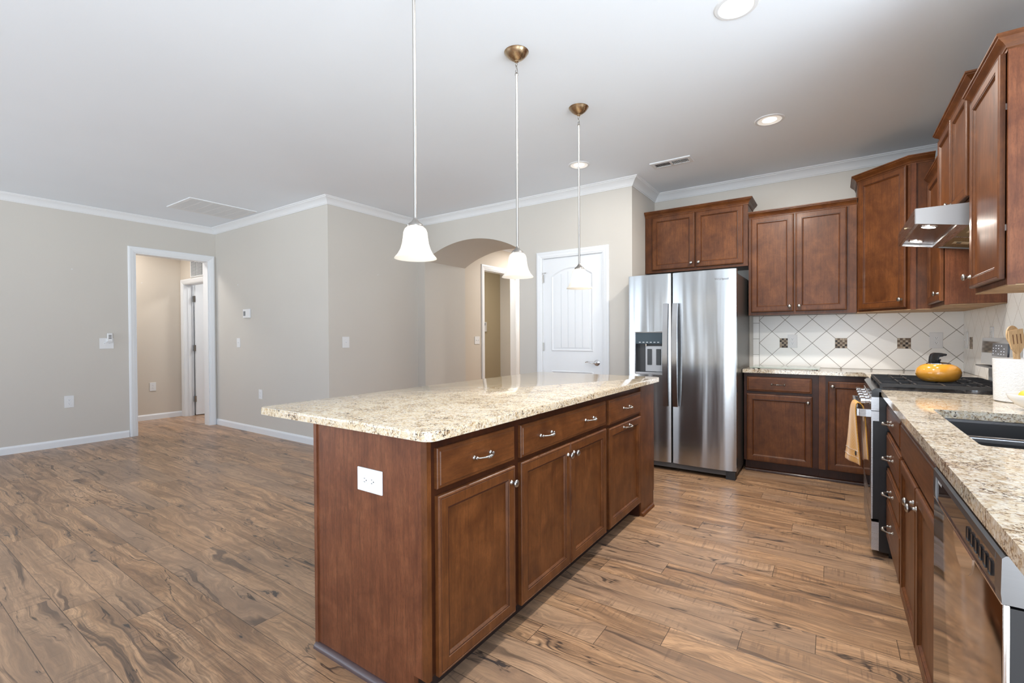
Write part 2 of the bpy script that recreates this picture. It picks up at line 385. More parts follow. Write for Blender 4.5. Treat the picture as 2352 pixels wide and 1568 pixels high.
# ------------------------------------------------------------------ floor, ceiling, walls
b = BM(); bx(b, -9.6, 1.1, -3.8, 10.2, -0.1, 0); struct('floor', b, FLOOR)
b = BM(); bx(b, -9.6, 1.1, -3.8, 10.2, ZC, ZC+0.1); struct('ceiling', b, CEIL)
def wall_y(y0, y1, x0, x1, holes, mat, name, z1=ZC):
    b = BM(); xs = x0
    for (a, c, z0_, z1_) in sorted(holes):
        if a > xs: bx(b, xs, a, y0, y1, 0, z1)
        if z0_ > 0: bx(b, a, c, y0, y1, 0, z0_)
        bx(b, a, c, y0, y1, z1_, z1); xs = c
    if x1 > xs: bx(b, xs, x1, y0, y1, 0, z1)
    return struct(name, b, mat)
def wall_x(x0, x1, y0, y1, holes, mat, name, z1=ZC):
    b = BM(); ys = y0
    for (a, c, z0_, z1_) in sorted(holes):
        if a > ys: bx(b, x0, x1, ys, a, 0, z1)
        if z0_ > 0: bx(b, x0, x1, a, c, 0, z0_)
        bx(b, x0, x1, a, c, z1_, z1); ys = c
    if y1 > ys: bx(b, x0, x1, ys, y1, 0, z1)
    return struct(name, b, mat)
Y1, XC, YD, YK, XS = 3.085, -4.54, 4.42, 5.12, -1.612
AX0, AX1, AZ, ARISE, AY2 = -4.41, -2.925, 2.205, 0.195, 5.235
wall_x(XL-0.14, XL, YB-0.14, Y1, [(2.155, 3.0, 0, 2.29)] + LEFT_WIN, WALL, 'wall_left')
wall_y(Y1, Y1+0.12, XL-0.0, XC, [], WALL, 'wall_recess')
wall_x(XC-0.12, XC, Y1+0.12, YD+0.05, [], WALL, 'wall_return')
# arch wall, deep opening
b = BM()
bx(b, XC-0.12, AX0, YD, AY2, 0, ZC); bx(b, AX1, -2.62, YD, AY2, 0, ZC)
cx, hw = (AX0+AX1)/2, (AX1-AX0)/2; rad = (hw*hw+ARISE*ARISE)/(2*ARISE); cz = AZ+ARISE-rad
arc = []
for i in range(33):
    x = AX0+(AX1-AX0)*i/32; arc.append((x, cz+math.sqrt(max(0, rad*rad-(x-cx)**2))))
for (p, q) in zip(arc[:-1], arc[1:]): prism(b, [p, q, (q[0], ZC), (p[0], ZC)], 'y', YD, AY2)
bmesh.ops.remove_doubles(b, verts=b.verts[:], dist=1e-5)
struct('wall_arch', b, WALL)
b = BM(); bx(b, -2.62, -1.92, YD, YD+0.12, 2.06, ZC); bx(b, -1.92, XS, YD, YD+0.12, 0, ZC); bx(b, XS-0.12, XS, YD+0.12, YK, 0, ZC)
struct('wall_pantry', b, WALL)
wall_y(YK, YK+0.12, XS-0.12, XR+0.12, [], WALL, 'wall_back')
wall_x(XR, XR+0.14, YB-0.14, YK, RIGHT_WIN, WALL, 'wall_right')
wall_y(YB-0.14, YB, XL, XR, BACK_WIN, WALL, 'wall_rear')
# left hall
wall_x(-8.53, -8.41, -0.4, 3.12, [], WALLW, 'wall_hall_far')
wall_y(3.12, 3.25, -8.53, XL-0.14, [(-8.32, -7.45, 0, 2.06)], WALLW, 'wall_hall_door')
wall_y(-0.5, -0.38, -8.53, XL-0.14, [], WALLW, 'wall_hall_end')
wall_x(-8.62, -8.5, 3.25, 5.6, [], WHITE, 'wall_bath_side'); wall_y(5.6, 5.7, -8.62, -4.66, [], WHITE, 'wall_bath_end')
# corridor behind the arch, room off it
wall_x(-4.72, -4.60, AY2, 9.2, [(5.92, 6.85, 0, 2.30)], WALLW, 'wall_corridor_left')
wall_x(-2.86, -2.74, AY2, 9.2, [], WALLW, 'wall_corridor_right')
wall_y(9.2, 9.3, -4.72, -2.74, [], WALLW, 'wall_corridor_end')
wall_x(-6.12, -6.0, 5.7, 8.35, [], OLIVE, 'wall_study_far'); wall_y(8.30, 8.42, -6.0, -4.72, [], WALL, 'wall_study_end')

# frames round the unseen daylight openings
def win_frame(n, F, u0, u1, z0, z1, mull=1):
    b = BM()
    def q(a, c, d, e): mb = BM(); bx(mb, a, c, -0.07, 0.02, d, e); merge(b, mapbm(mb, F))
    f = 0.06
    q(u0-f, u0, z0-f, z1+f); q(u1, u1+f, z0-f, z1+f); q(u0, u1, z0-f, z0); q(u0, u1, z1, z1+f)
    for i in range(1, mull+1):
        x = u0+(u1-u0)*i/(mull+1); q(x-0.035, x+0.035, z0, z1)
    struct('window_%d' % n, b, WHITE)
k = 1
for (a, c, d, e) in BACK_WIN: win_frame(k, lambda u, w_, z: (u, YB+w_, z), a, c, d, e, 1); k += 1
for (a, c, d, e) in RIGHT_WIN: win_frame(k, F_left(XR), a, c, d, e, 1); k += 1
for (a, c, d, e) in LEFT_WIN: win_frame(k, F_right(XL), a, c, d, e, 1); k += 1

# crown moulding, baseboards
CP = [(0, -0.078), (0.007, -0.078), (0.010, -0.071), (0.015, -0.069), (0.020, -0.060), (0.034, -0.040), (0.052, -0.024), (0.064, -0.017),
      (0.067, -0.011), (0.074, -0.009), (0.080, 0.0), (0, 0)]
CPz = [(o, ZC+z-0.0005) for o, z in CP]
b = BM(); sweep(b, [(XL, YB), (XL, Y1), (XC, Y1), (XC, YD), (XS, YD), (XS, YK), (XR, YK), (XR, YB)], CPz, -1)
struct('trim_1', b, WHITE, smooth=True, angle=25)
b = BM(); sweep(b, [(-4.60, AY2), (-4.60, 9.2), (-2.86, 9.2), (-2.86, AY2)], CPz, -1)
struct('trim_2', b, WHITE, smooth=True, angle=25)
BP = [(0, 0.0), (0.013, 0.0), (0.013, 0.062), (0.011, 0.070), (0.007, 0.076), (0.005, 0.083), (0, 0.083)]
def base(name, path, side=-1):
    b = BM(); sweep(b, path, BP, side); struct(name, b, WHITE)
base('baseboard_left', [(XL, YB), (XL, 2.085)])
base('baseboard_recess', [(XL, Y1), (XC, Y1), (XC, YD), (AX0, YD), (AX0, AY2), (-4.60, AY2), (-4.60, 5.845)])
base('baseboard_pantry', [(-2.86, AY2+0.5), (-2.86, AY2), (AX1, AY2), (AX1, YD), (-2.70, YD)])
base('baseboard_hall', [(-8.41, -0.3), (-8.41, 3.12), (-8.385, 3.12)])
base('baseboard_study', [(-6.0, 5.7), (-6.0, 8.30), (-4.73, 8.30)])

# casings
CAS = [(0, 0.0), (0, 0.012), (0.006, 0.017), (0.022, 0.019), (0.030, 0.0165), (0.052, 0.013), (0.058, 0.010), (0.066, 0.009), (0.070, 0.006), (0.070, 0)]
def casing(bm, F, u0, u1, zt, flip=False):
    prof = [(0.070-o, w_) for o, w_ in CAS]
    sweep(bm, [(u0, 0.001), (u0, zt), (u1, zt), (u1, 0.001)], prof, 1, F=lambda a, b_, w_: F(a, w_, b_))
def jamb_x(bm, x0, x1, y0, y1, zt, t=0.018):   # opening in an x wall
    bx(bm, x0, x1, y0-0.001, y0+t, 0, zt); bx(bm, x0, x1, y1-t, y1+0.001, 0, zt); bx(bm, x0+0.0005, x1-0.0005, y0+t, y1-t, zt-t, zt)
def jamb_y(bm, y0, y1, x0, x1, zt, t=0.018):
    bx(bm, x0-0.001, x0+t, y0, y1, 0, zt); bx(bm, x1-t, x1+0.001, y0, y1, 0, zt); bx(bm, x0+t, x1-t, y0+0.0005, y1-0.0005, zt-t, zt)
b = BM(); casing(b, F_right(XL), 2.160, 2.997, 2.285); jamb_x(b, XL-0.14, XL, 2.155, 3.0, 2.29); struct('trim_3', b, WHITE)
b = BM(); casing(b, F_right(-4.60), 5.922, 6.848, 2.295); jamb_x(b, -4.72, -4.60, 5.92, 6.85, 2.30); struct('trim_4', b, WHITE)
b = BM(); casing(b, F_back(3.12), -8.315, -7.455, 2.05); jamb_y(b, 3.12, 3.25, -8.32, -7.45, 2.06)
bx(b, -8.302, -8.290, 3.18, 3.215, 0, 2.04)
struct('trim_5', b, WHITE)
b = BM(); casing(b, F_back(YD), -2.622, -1.918, 2.057); jamb_y(b, YD, YD+0.12, -2.62, -1.92, 2.062, 0.008); struct('trim_6', b, WHITE)

# pantry door (closed, arch-top beadboard panel)
b = BM(); D0, D1 = -2.612, -1.928; yf = YD+0.008
bx(b, D0, D1, yf, yf+0.035, 0.012, 2.052)
door = struct('door_1', b, WHITE)
def arch_outline(x0, x1, z0, zs, rise, n=16):
    c = (x0+x1)/2; h = (x1-x0)/2; r = (h*h+rise*rise)/(2*rise); zc = zs+rise-r
    return [(x0, z0), (x1, z0)] + [(x1-(x1-x0)*i/n, zc+math.sqrt(max(0, r*r-(x1-(x1-x0)*i/n-c)**2))) for i in range(n+1)]
MP = [(0.0, 0.0), (0.004, 0.006), (0.010, 0.007), (0.018, 0.002), (0.024, 0.0)]
for (z0, zs, rise) in ((1.055, 1.862, 0.085), (0.20, 0.845, 0.001)):
    b = BM(); out = arch_outline(-2.515, -2.025, z0, zs, rise)
    sweep(b, out, MP, 1, True, F=lambda a, c_, w_: (a, yf-w_+0.0005, c_))
    inner = arch_outline(-2.477, -2.063, z0+0.038, zs-0.028, max(rise*0.8, 0.001))
    # beadboard planks: bevelled field cut by V grooves
    zc_top = lambda x: zs-0.028+(max(rise*0.8, 0.001))*(1-((x+2.27)/0.207)**2)
    xs = [-2.477+0.414*i/5 for i in range(6)]
    for i in range(5):
        a, c_ = xs[i]+0.003, xs[i+1]-0.003
        top = [(c_-(c_-a)*j/4, zc_top(c_-(c_-a)*j/4)) for j in range(5)]
        prism(b, [(a, z0+0.038), (c_, z0+0.038)]+top, 'y', yf-0.005, yf+0.001)
    struct('panel_moulding', b, WHITE, parent=door)
def hinge(bm, x, y, z, dx=0.012):
    tube(bm, [(x, y, z-0.045), (x, y, z+0.045)], 0.006, 10); bx(bm, x-dx, x+dx, y+0.001, y+0.004, z-0.044, z+0.044)
for z in (1.84, 1.10, 0.35):
    b = BM(); hinge(b, -2.617, YD-0.003, z)
    if z > 1.8: tube(b, [(-2.617, YD-0.006, z+0.05), (-2.617, YD-0.012, z+0.06), (-2.575, YD-0.012, z+0.06)], 0.004, 8)
    obj('hinge', b, NICK, door)
b = BM(); M = Matrix.Translation((-1.985, yf, 0.94)) @ Matrix.Rotation(R(90), 4, 'X')
lathe(b, [(0, 0.012), (0.020, 0.011), (0.030, 0.006), (0.032, 0.0), (0, 0)], 28, M)
lathe(b, [(0.011, 0.0), (0.011, 0.045), (0.0, 0.047)], 16, M)
tube(b, [(-1.985, yf-0.040, 0.940), (-2.01, yf-0.043, 0.938), (-2.045, yf-0.043, 0.944), (-2.075, yf-0.041, 0.952), (-2.10, yf-0.036, 0.944)], [0.010, 0.009, 0.008, 0.007, 0.005], 12)
obj('door_lever', b, CHROME, door, smooth=True)
# door ajar in the left hall
b = BM(); bx(b, -8.295, -8.260, 3.262, 4.06, 0.012, 2.045)
d2 = struct('door_2', b, WHITE)
for z in (1.83, 1.06, 0.26):
    b = BM(); bx(b, -8.300, -8.255, 3.238, 3.262, z-0.045, z+0.045); tube(b, [(-8.262, 3.255, z-0.048), (-8.262, 3.255, z+0.048)], 0.007, 8); obj('hinge', b, NICK, d2)

# ------------------------------------------------------------------ plates on walls
def plate(name, label, cat, F, u, z, wd, ht, kind):
    """F(u,w,z)"""
    p0 = F(u, 0, z); t = thing(name, label, cat, p0)
    def part(nm, fn, mat, par=t, lab=None):
        bb = BM(); fn(bb); mapbm(bb, F); return obj(nm, bb, mat, par, lab)
    part('cover_plate', lambda q: rbx(q, u-wd/2, u+wd/2, 0.0, 0.006, z-ht/2, z+ht/2, 0.002, 2), PLATE)
    if kind in ('outlet', 'outlet_h', 'decora'):
        for s in (-1, 1):
            def rec(q, s=s):
                n = 20; pts = []
                a, c = (0.0165, 0.0135) if kind != 'outlet_h' else (0.0135, 0.0165)
                cu, cz_ = (u, z+s*0.0195) if kind != 'outlet_h' else (u+s*0.0195, z)
                for i in range(n):
                    th = 2*PI*i/n; e = 0.75
                    pts.append((cu+a*abs(math.cos(th))**e*(1 if math.cos(th) >= 0 else -1), cz_+c*abs(math.sin(th))**e*(1 if math.sin(th) >= 0 else -1)))
                prism(q, pts, 'y', 0.004, 0.0085)
            r = part('receptacle', rec, WHITE)
            def sl(q, s=s):
                cu, cz_ = (u, z+s*0.0195) if kind != 'outlet_h' else (u+s*0.0195, z)
                for (a, c, e, g) in ((-0.0062, 0.003, 0.0009, 0.0035), (0.0062, 0.003, 0.0009, 0.003), (0, -0.0065, 0.002, 0.002)):
                    if kind == 'outlet_h': a, c, e, g = c, a, g, e; a = -a
                    bx(q, cu+a-e, cu+a+e, 0.0080, 0.0089, cz_+c-g, cz_+c+g)
            part('slots', sl, SLOT, r)
    elif kind == 'none': pass
    else:
        for k_ in range(kind):
            cu = u+(k_-(kind-1)/2)*0.046
            part('toggle_frame', lambda q: bx(q, cu-0.006, cu+0.006, 0.005, 0.0068, z-0.013, z+0.013), WHITE)
            part('toggle', lambda q: prism(q, [(0.005, z-0.006), (0.016, z+0.002), (0.016, z+0.007), (0.005, z+0.006)], 'x', cu-0.0045, cu+0.0045), WHITE)
    for s in (-1, 1): part('screw', lambda q: bx(q, u-0.002, u+0.002, 0.0055, 0.007, z+s*ht*0.42-0.002, z+s*ht*0.42+0.002), WHITE)
    return t
FL, FB1, FC_, FH = F_right(XL), F_back(Y1), F_right(XC), F_right(-8.41)
plate('wall_outlet', 'white duplex outlet low on the left wall, left of the cased opening', 'outlet', FL, 1.537, 0.50, 0.082, 0.135, 'outlet')
plate('light_switch', 'white double-gang toggle switch on the left wall under the small fan remote', 'light switch', FL, 1.877, 1.156, 0.132, 0.126, 2)
plate('wall_outlet', 'white duplex outlet on the hall wall seen through the cased opening', 'outlet', FH, 2.739, 0.49, 0.078, 0.125, 'outlet')
plate('light_switch', 'narrow white single switch below the thermostat on the recessed grey wall', 'light switch', FB1, -6.523, 1.15, 0.085, 0.122, 1)
plate('wall_outlet', 'small white outlet low on the recessed grey wall near the corner', 'outlet', FB1, -5.975, 0.50, 0.080, 0.118, 'outlet')
plate('light_switch', 'white toggle switch on the pinkish return wall left of the archway', 'light switch', FC_, 3.301, 1.158, 0.090, 0.125, 1)
plate('light_switch', 'white double toggle switch beside the white door casing inside the archway', 'light switch', F_right(-4.60), 5.74, 1.158, 0.125, 0.12, 2)
plate('wall_outlet', 'white outlet beside the leftmost mosaic square on the backsplash', 'outlet', F_back(YK-0.008), -0.315, 1.156, 0.077, 0.124, 'decora')
plate('wall_outlet', 'white duplex outlet on the backsplash behind the yellow kettle', 'outlet', F_back(YK-0.008), 0.693, 1.163, 0.082, 0.130, 'outlet')
plate('light_switch', 'white switch plate on the right tiled wall by the corner', 'light switch', F_left(XR-0.008), 5.005, 1.166, 0.085, 0.128, 1)
plate('wall_outlet', 'white outlet on the right tiled wall peeking above the range backguard', 'outlet', F_left(XR-0.008), 4.30, 1.20, 0.075, 0.12, 'outlet')
plate('wall_outlet', 'large white outlet mounted sideways on the near end of the island', 'outlet', F_back(1.075), -1.345, 0.708, 0.131, 0.083, 'outlet_h')
# thermostats
def thermostat(name, label, F, u, z, wd, ht, scr):
    t = thing(name, label, 'thermostat', F(u, 0, z))
    bb = BM(); rbx(bb, u-wd/2, u+wd/2, 0, 0.022, z-ht/2, z+ht/2, 0.004, 2); mapbm(bb, F); obj('housing', bb, PLATE, t)
    bb = BM(); bx(bb, scr[0], scr[1], 0.0215, 0.0235, scr[2], scr[3]); mapbm(bb, F); obj('screen', bb, GREYP, t)
thermostat('thermostat', 'white thermostat with dark screen high on the recessed grey wall', FB1, -6.28, 1.53, 0.165, 0.115, (-6.345, -6.295, 1.50, 1.56))
thermostat('thermostat', 'white thermostat on the olive wall beyond the archway door', F_right(-6.0), 7.72, 1.42, 0.14, 0.20, (7.68, 7.74, 1.45, 1.50))
t = thing('fan_remote', 'small white fan remote with dark buttons hung over the corner of the switch plate', 'remote', (XL, 1.905, 1.226))
bb = BM(); rbx(bb, 1.877, 1.927, 0.012, 0.030, 1.178, 1.278, 0.004); mapbm(bb, FL); obj('remote_body', bb, PLATE, t)
for i in range(3):
    bb = BM(); zz = 1.252-i*0.017; rbx(bb, 1.889, 1.917, 0.029, 0.032, zz-0.004, zz+0.004, 0.0015, 1); mapbm(bb, FL); obj('button', bb, SLOT, t)
bb = BM(); rbx(bb, 1.868, 1.934, 0.006, 0.014, 1.165, 1.215, 0.003); mapbm(bb, FL); obj('wall_cradle', bb, PLATE, t)
# picture hooks / nail anchors left in the walls
for i, (F, u, z, lab) in enumerate(((FL, 1.577, 2.007, 'small nail anchor high on the left wall above the switch'), (FC_, 3.763, 1.967, 'small nail anchor high on the return wall left of the archway'),
        (FB1, -6.53, 1.92, 'small screw above the thermostat on the recessed wall'), (FH, 2.62, 2.03, 'small nail anchor high on the hall wall'))):
    bb = BM(); lathe(bb, [(0, 0.004), (0.004, 0.003), (0.006, 0), (0, 0)], 10, Matrix.Rotation(R(-90), 4, 'X'))
    for v in bb.verts: v.co = Vector(F(u+v.co.x, v.co.y, z+v.co.z))
    tag(obj('wall_anchor', bb, PLATE), lab, 'nail')

# ------------------------------------------------------------------ ceiling: vents, cans, pendants
t = thing('return_air_grille', 'large white return air grille on the ceiling at far left', 'vent', (-6.06, 2.59, ZC))
b = BM(); x0, x1, y0, y1 = -6.37, -5.75, 2.23, 2.95
sweep(b, [(x0, y0), (x1, y0), (x1, y1), (x0, y1)], [(0, ZC), (0, ZC-0.008), (0.004, ZC-0.010), (0.030, ZC-0.010), (0.034, ZC)], 1, True); obj('frame', b, WHITE, t)
b = BM(); bx(b, x0+0.02, x1-0.02, y0+0.02, y1-0.02, ZC-0.0025, ZC-0.0005); obj('backing', b, plain('vent_grey', (0.34, 0.35, 0.38), 0.6), t)
b = BM()
for i in range(34):
    x = x0+0.040+i*(x1-x0-0.08)/33; bx(b, x-0.0055, x+0.0055, y0+0.03, y1-0.03, ZC-0.0095, ZC-0.0085)
for j in range(7):
    y = y0+0.03+(y1-y0-0.06)*j/6; bx(b, x0+0.03, x1-0.03, y-0.009, y+0.009, ZC-0.0105, ZC-0.0096)
obj('louvre_blades', b, WHITE, t)
t = thing('supply_vent', 'small two-way supply vent on the ceiling above the refrigerator', 'vent', (-1.18, 4.222, ZC))
b = BM(); x0, x1, y0, y1 = -1.352, -1.005, 4.146, 4.298
sweep(b, [(x0, y0), (x1, y0), (x1, y1), (x0, y1)], [(0, ZC), (0, ZC-0.005), (0.003, ZC-0.009), (0.030, ZC-0.011), (0.034, ZC)], 1, True); obj('frame', b, WHITE, t)
b = BM(); bx(b, x0+0.03, x1-0.03, y0+0.03, y1-0.03, ZC-0.002, ZC-0.0005); obj('duct_dark_sheet', b, SLOT, t)  # black sheet standing in for the dark inside the duct
b = BM()
for i in range(23):
    if i == 11: continue
    x = x0+0.038+i*(x1-x0-0.076)/22; s = 1 if i < 11 else -1
    prism(b, [(x-0.003, ZC-0.003), (x-0.0012, ZC-0.003), (x+s*0.003, ZC-0.012), (x+s*0.0015, ZC-0.012)], 'y', y0+0.03, y1-0.03)
bx(b, -1.188, -1.170, y0+0.03, y1-0.03, ZC-0.011, ZC-0.002); obj('louvre_blades', b, WHITE, t)
t = thing('transfer_grille', 'white louvred wall grille above the door in the left hall', 'vent', (-7.81, 3.12, 2.12))
b = BM(); bx(b, -8.03, -7.60, 3.108, 3.121, 2.13, 2.68); obj('frame', b, WHITE, t)
b = BM()
for x0_ in (-8.005, -7.808):
    for i in range(30):
        z = 2.15+i*0.0175; prism(b, [(3.098, z), (3.108, z+0.009), (3.108, z+0.012), (3.098, z+0.003)], 'x', x0_, x0_+0.18)
obj('louvre_blades', b, WHITE, t)
b = BM()
for x0_ in (-8.005, -7.808): bx(b, x0_, x0_+0.18, 3.105, 3.109, 2.148, 2.67)
obj('backing', b, GREYP, t)

LENS = glow('lamp_lens', (1.0, 0.98, 0.95), 6.0)
CANIN = plain('can_reflector', (0.85, 0.83, 0.80), 0.35)
CANS = [((-0.375, 2.405), 'recessed ceiling light at the top edge, largest of the three'), ((-0.376, 3.80), 'recessed ceiling light above the back kitchen aisle near the wall cabinets'),
        ((-1.875, 3.81), 'recessed ceiling light seen behind the farthest pendant rod')]
def can_light():
    t = thing('recessed_light', CANS[0][1], 'ceiling light', (0, 0, 0), 0, 'recessed ceiling lights')
    b = BM(); lathe(b, [(0.075, -0.001), (0.078, -0.006), (0.092, -0.005), (0.097, 0.0), (0.075, -0.001)], 40); obj('trim_ring', b, WHITE, t, smooth=True, local=True)
    b = BM(); lathe(b, [(0.0755, -0.0045), (0.070, -0.0035), (0.048, -0.0015), (0.044, -0.001)], 40); obj('reflector', b, glow('can_glow', (1, 0.90, 0.76), 0.45), t, smooth=True, local=True)  # lamplight on the reflector put in as its own faint glow
    b = BM(); lathe(b, [(0.0, -0.0022), (0.046, -0.0018), (0.046, -0.0008), (0, -0.0008)], 36); obj('lens', b, LENS, t, local=True)
    area('lamp', (0, 0, -0.02), (0, 0, 0), 0.12, 0.12, CAN_W, (1, 0.94, 0.86), shape='DISK', parent=t)
    return t
can0 = can_light(); can0.location = (*CANS[0][0], ZC)
for (xy, lab) in CANS[1:]:
    c_ = dup(can0, (*xy, ZC), 0, lab)
    if xy[0] < -1:                                   # the lamp by the pantry is dimmer
        for ch in c_.children:
            if ch.type == 'LIGHT': ch.data = ch.data.copy(); ch.data.energy = 3.0

FROST = NT('frosted_glass')
tr = FROST.node('ShaderNodeBsdfTranslucent'); tr.inputs[0].default_value = (1, 0.97, 0.92, 1)
mx = FROST.node('ShaderNodeMixShader'); mx.inputs[0].default_value = 0.55
FROST.set(Base_Color=(0.92, 0.90, 0.86), Roughness=0.25)
FROST.link(FROST.b.outputs[0], mx.inputs[1]); FROST.link(tr.outputs[0], mx.inputs[2]); FROST.link(mx.outputs[0], FROST.out.inputs[0])
FROST = FROST.m
def pendant():
    t = thing('pendant_light', '', 'pendant light', (0, 0, 0), 0, 'pendant lights over the island')
    h = lambda z: z-ZC      # local z measured from the ceiling
    b = BM(); lathe(b, [(0, -0.048), (0.010, -0.046), (0.022, -0.042), (0.045, -0.026), (0.059, -0.010), (0.063, -0.003), (0.066, 0), (0, 0)], 36)
    lathe(b, [(0.011, -0.044), (0.011, -0.052), (0.007, -0.055), (0, -0.055)], 16); obj('canopy', b, BRONZE, t, smooth=True, local=True)
    b = BM()
    for i, zc_ in enumerate((-0.064, -0.082, -0.100)):
        a = PI/2*i; pts = []
        for k_ in range(13):
            th = 2*PI*k_/12; pts.append((0.006*math.cos(th)*math.cos(a), 0.006*math.cos(th)*math.sin(a), zc_+0.0125*math.sin(th)))
        tube(b, pts, 0.0018, 6)
    obj('chain_links', b, NICK, t, smooth=True, local=True)
    b = BM(); lathe(b, [(0, -0.105), (0.006, -0.108), (0.009, -0.114), (0.009, -0.122), (0.0062, -0.126), (0.0062, h(1.692)), (0, h(1.692))], 16); obj('rod', b, NICK, t, smooth=True, local=True)
    b = BM(); lathe(b, [(0.006, h(1.700)), (0.009, h(1.694)), (0.016, h(1.684)), (0.030, h(1.673)), (0.032, h(1.667)), (0.030, h(1.662)), (0, h(1.662))], 28)
    for a in (0.4, 2.5, 4.6): tube(b, [(0.028*math.cos(a), 0.028*math.sin(a), h(1.666)), (0.037*math.cos(a), 0.037*math.sin(a), h(1.664))], 0.003, 8)
    obj('cap', b, NICK, t, smooth=True, local=True)
    pr = [(0.020, 1.668), (0.032, 1.664), (0.043, 1.654), (0.0485, 1.640), (0.0505, 1.620), (0.054, 1.595), (0.061, 1.572), (0.072, 1.552), (0.084, 1.538), (0.086, 1.534),
          (0.082, 1.536), (0.070, 1.551), (0.059, 1.571), (0.0515, 1.595), (0.048, 1.620), (0.046, 1.639), (0.041, 1.652), (0.031, 1.661), (0.020, 1.665), (0.020, 1.668)]
    b = BM(); lathe(b, [(r, h(z)) for r, z in pr], 44); obj('glass_shade', b, FROST, t, smooth=True, local=True, angle=60)
    b = BM(); lathe(b, [(0, h(1.551)), (0.014, h(1.553)), (0.026, h(1.562)), (0.030, h(1.577)), (0.026, h(1.592)), (0.016, h(1.604)), (0.013, h(1.62)), (0, h(1.621))], 24)
    obj('bulb', b, glow('bulb_glow', (1, 0.95, 0.87), BULB_E), t, smooth=True, local=True)
    return t
PEND = [(1.362, 'nearest brushed nickel pendant light with bell glass shade, its rod leaving the top edge'), (2.113, 'middle of the three bell-shaded pendant lights over the island'),
        (2.861, 'farthest and smallest bell-shaded pendant light, in front of the pantry door')]
p0 = pendant(); p0.location = (-1.41, PEND[0][0], ZC-0.0005); p0['label'] = PEND[0][1]
for y, lab in PEND[1:]: dup(p0, (-1.41, y, ZC-0.0005), 0, lab)

# ------------------------------------------------------------------ cabinets
def face_panel(F, u0, u1, z0, z1, th=0.02, rail=0.056):
    """recessed panel door in (u,w,z)"""
    q = BM()
    lv = [(0, 0), (0, th-0.005), (0.0025, th-0.002), (0.006, th), (0.0085, th), (0.010, th-0.0022), (0.012, th-0.0005), (rail-0.012, th-0.0005), (rail-0.010, th-0.003), (rail-0.007, th-0.003),
          (rail-0.005, th-0.005), (rail, th-0.011), (rail+0.004, th-0.0115)]
    rings = [[q.verts.new((a, w_, c)) for a, c in ((u0+i, z0+i), (u1-i, z0+i), (u1-i, z1-i), (u0+i, z1-i))] for i, w_ in lv]
    for a, c in zip(rings[:-1], rings[1:]):
        for k_ in range(4): q.faces.new((a[k_], a[(k_+1) % 4], c[(k_+1) % 4], c[k_]))
    q.faces.new(rings[0]); q.faces.new(rings[-1]); return mapbm(q, F)
def face_slab(F, u0, u1, z0, z1, th=0.02):
    q = BM()
    lv = [(0, 0), (0, th-0.007), (0.003, th-0.004), (0.010, th-0.0035), (0.013, th-0.0005), (0.016, th)]
    rings = [[q.verts.new((a, w_, c)) for a, c in ((u0+i, z0+i), (u1-i, z0+i), (u1-i, z1-i), (u0+i, z1-i))] for i, w_ in lv]
    for a, c in zip(rings[:-1], rings[1:]):
        for k_ in range(4): q.faces.new((a[k_], a[(k_+1) % 4], c[(k_+1) % 4], c[k_]))
    q.faces.new(rings[0]); q.faces.new(rings[-1]); return mapbm(q, F)
def glaze(F, u0, u1, z0, z1, th=0.02, rail=0.056):
    """dark glaze line lying in the panel groove"""
    q = BM(); i0, i1, w_ = rail-0.0105, rail-0.0065, th-0.0028
    for (a, c, w_) in ((i0, i1, th-0.0028), (0.0088, 0.0112, th-0.0014)):
        o = [q.verts.new((x, w_, z)) for x, z in ((u0+a, z0+a), (u1-a, z0+a), (u1-a, z1-a), (u0+a, z1-a))]
        i = [q.verts.new((x, w_+0.0004, z)) for x, z in ((u0+c, z0+c), (u1-c, z0+c), (u1-c, z1-c), (u0+c, z1-c))]
        for k_ in range(4): q.faces.new((o[k_], o[(k_+1) % 4], i[(k_+1) % 4], i[k_]))
    return mapbm(q, F)
def orient(F, u, w_, z, d=0.001):
    o = Vector(F(u, w_, z)); n = (Vector(F(u, w_+d, z))-o).normalized(); t = (Vector(F(u+d, w_, z))-o).normalized(); zz = Vector((0, 0, 1))
    return o, t, n, zz
def knob(F, u, z, th, parent):
    q = BM(); o, t_, n, zz = orient(F, u, th, z)
    M = Matrix((t_, zz, n)).transposed().to_4x4(); M.translation = o
    lathe(q, [(0.010, 0.0), (0.010, 0.002), (0.0065, 0.004), (0.0055, 0.012), (0.007, 0.016), (0.0135, 0.019), (0.0155, 0.023), (0.0145, 0.027), (0.009, 0.0305), (0, 0.0315)], 20, M)
    return obj('knob', q, NICK, parent, smooth=True, angle=60)
def pull(F, u, z, th, parent, half=0.048):
    q = BM(); pts = []; rad = []
    for i in range(25):
        s = -1+2*i/24; 
        pts.append(F(u+s*half*1.02, th+0.012+0.022*(1-abs(s)**2.4), z)); r_ = 0.0028+0.0022*math.exp(-((abs(s)-0.0)/0.45)**2)
        if abs(s) < 0.06: r_ = 0.0078
        if 0.14 < abs(s) < 0.19: r_ = 0.0072
        if abs(s) > 0.95: r_ = 0.0062
        rad.append(r_)
    tube(q, pts, rad, 12)
    for s in (-1, 1):
        o, t_, n, zz = orient(F, u+s*half, th, z); M = Matrix((t_, zz, n)).transposed().to_4x4(); M.translation = o
        lathe(q, [(0.0085, 0), (0.0085, 0.002), (0.005, 0.004), (0.0045, 0.009), (0.0065, 0.012), (0.0055, 0.016), (0, 0.018)], 16, M)
    return obj('pull_handle', q, NICK, parent, smooth=True, angle=60)
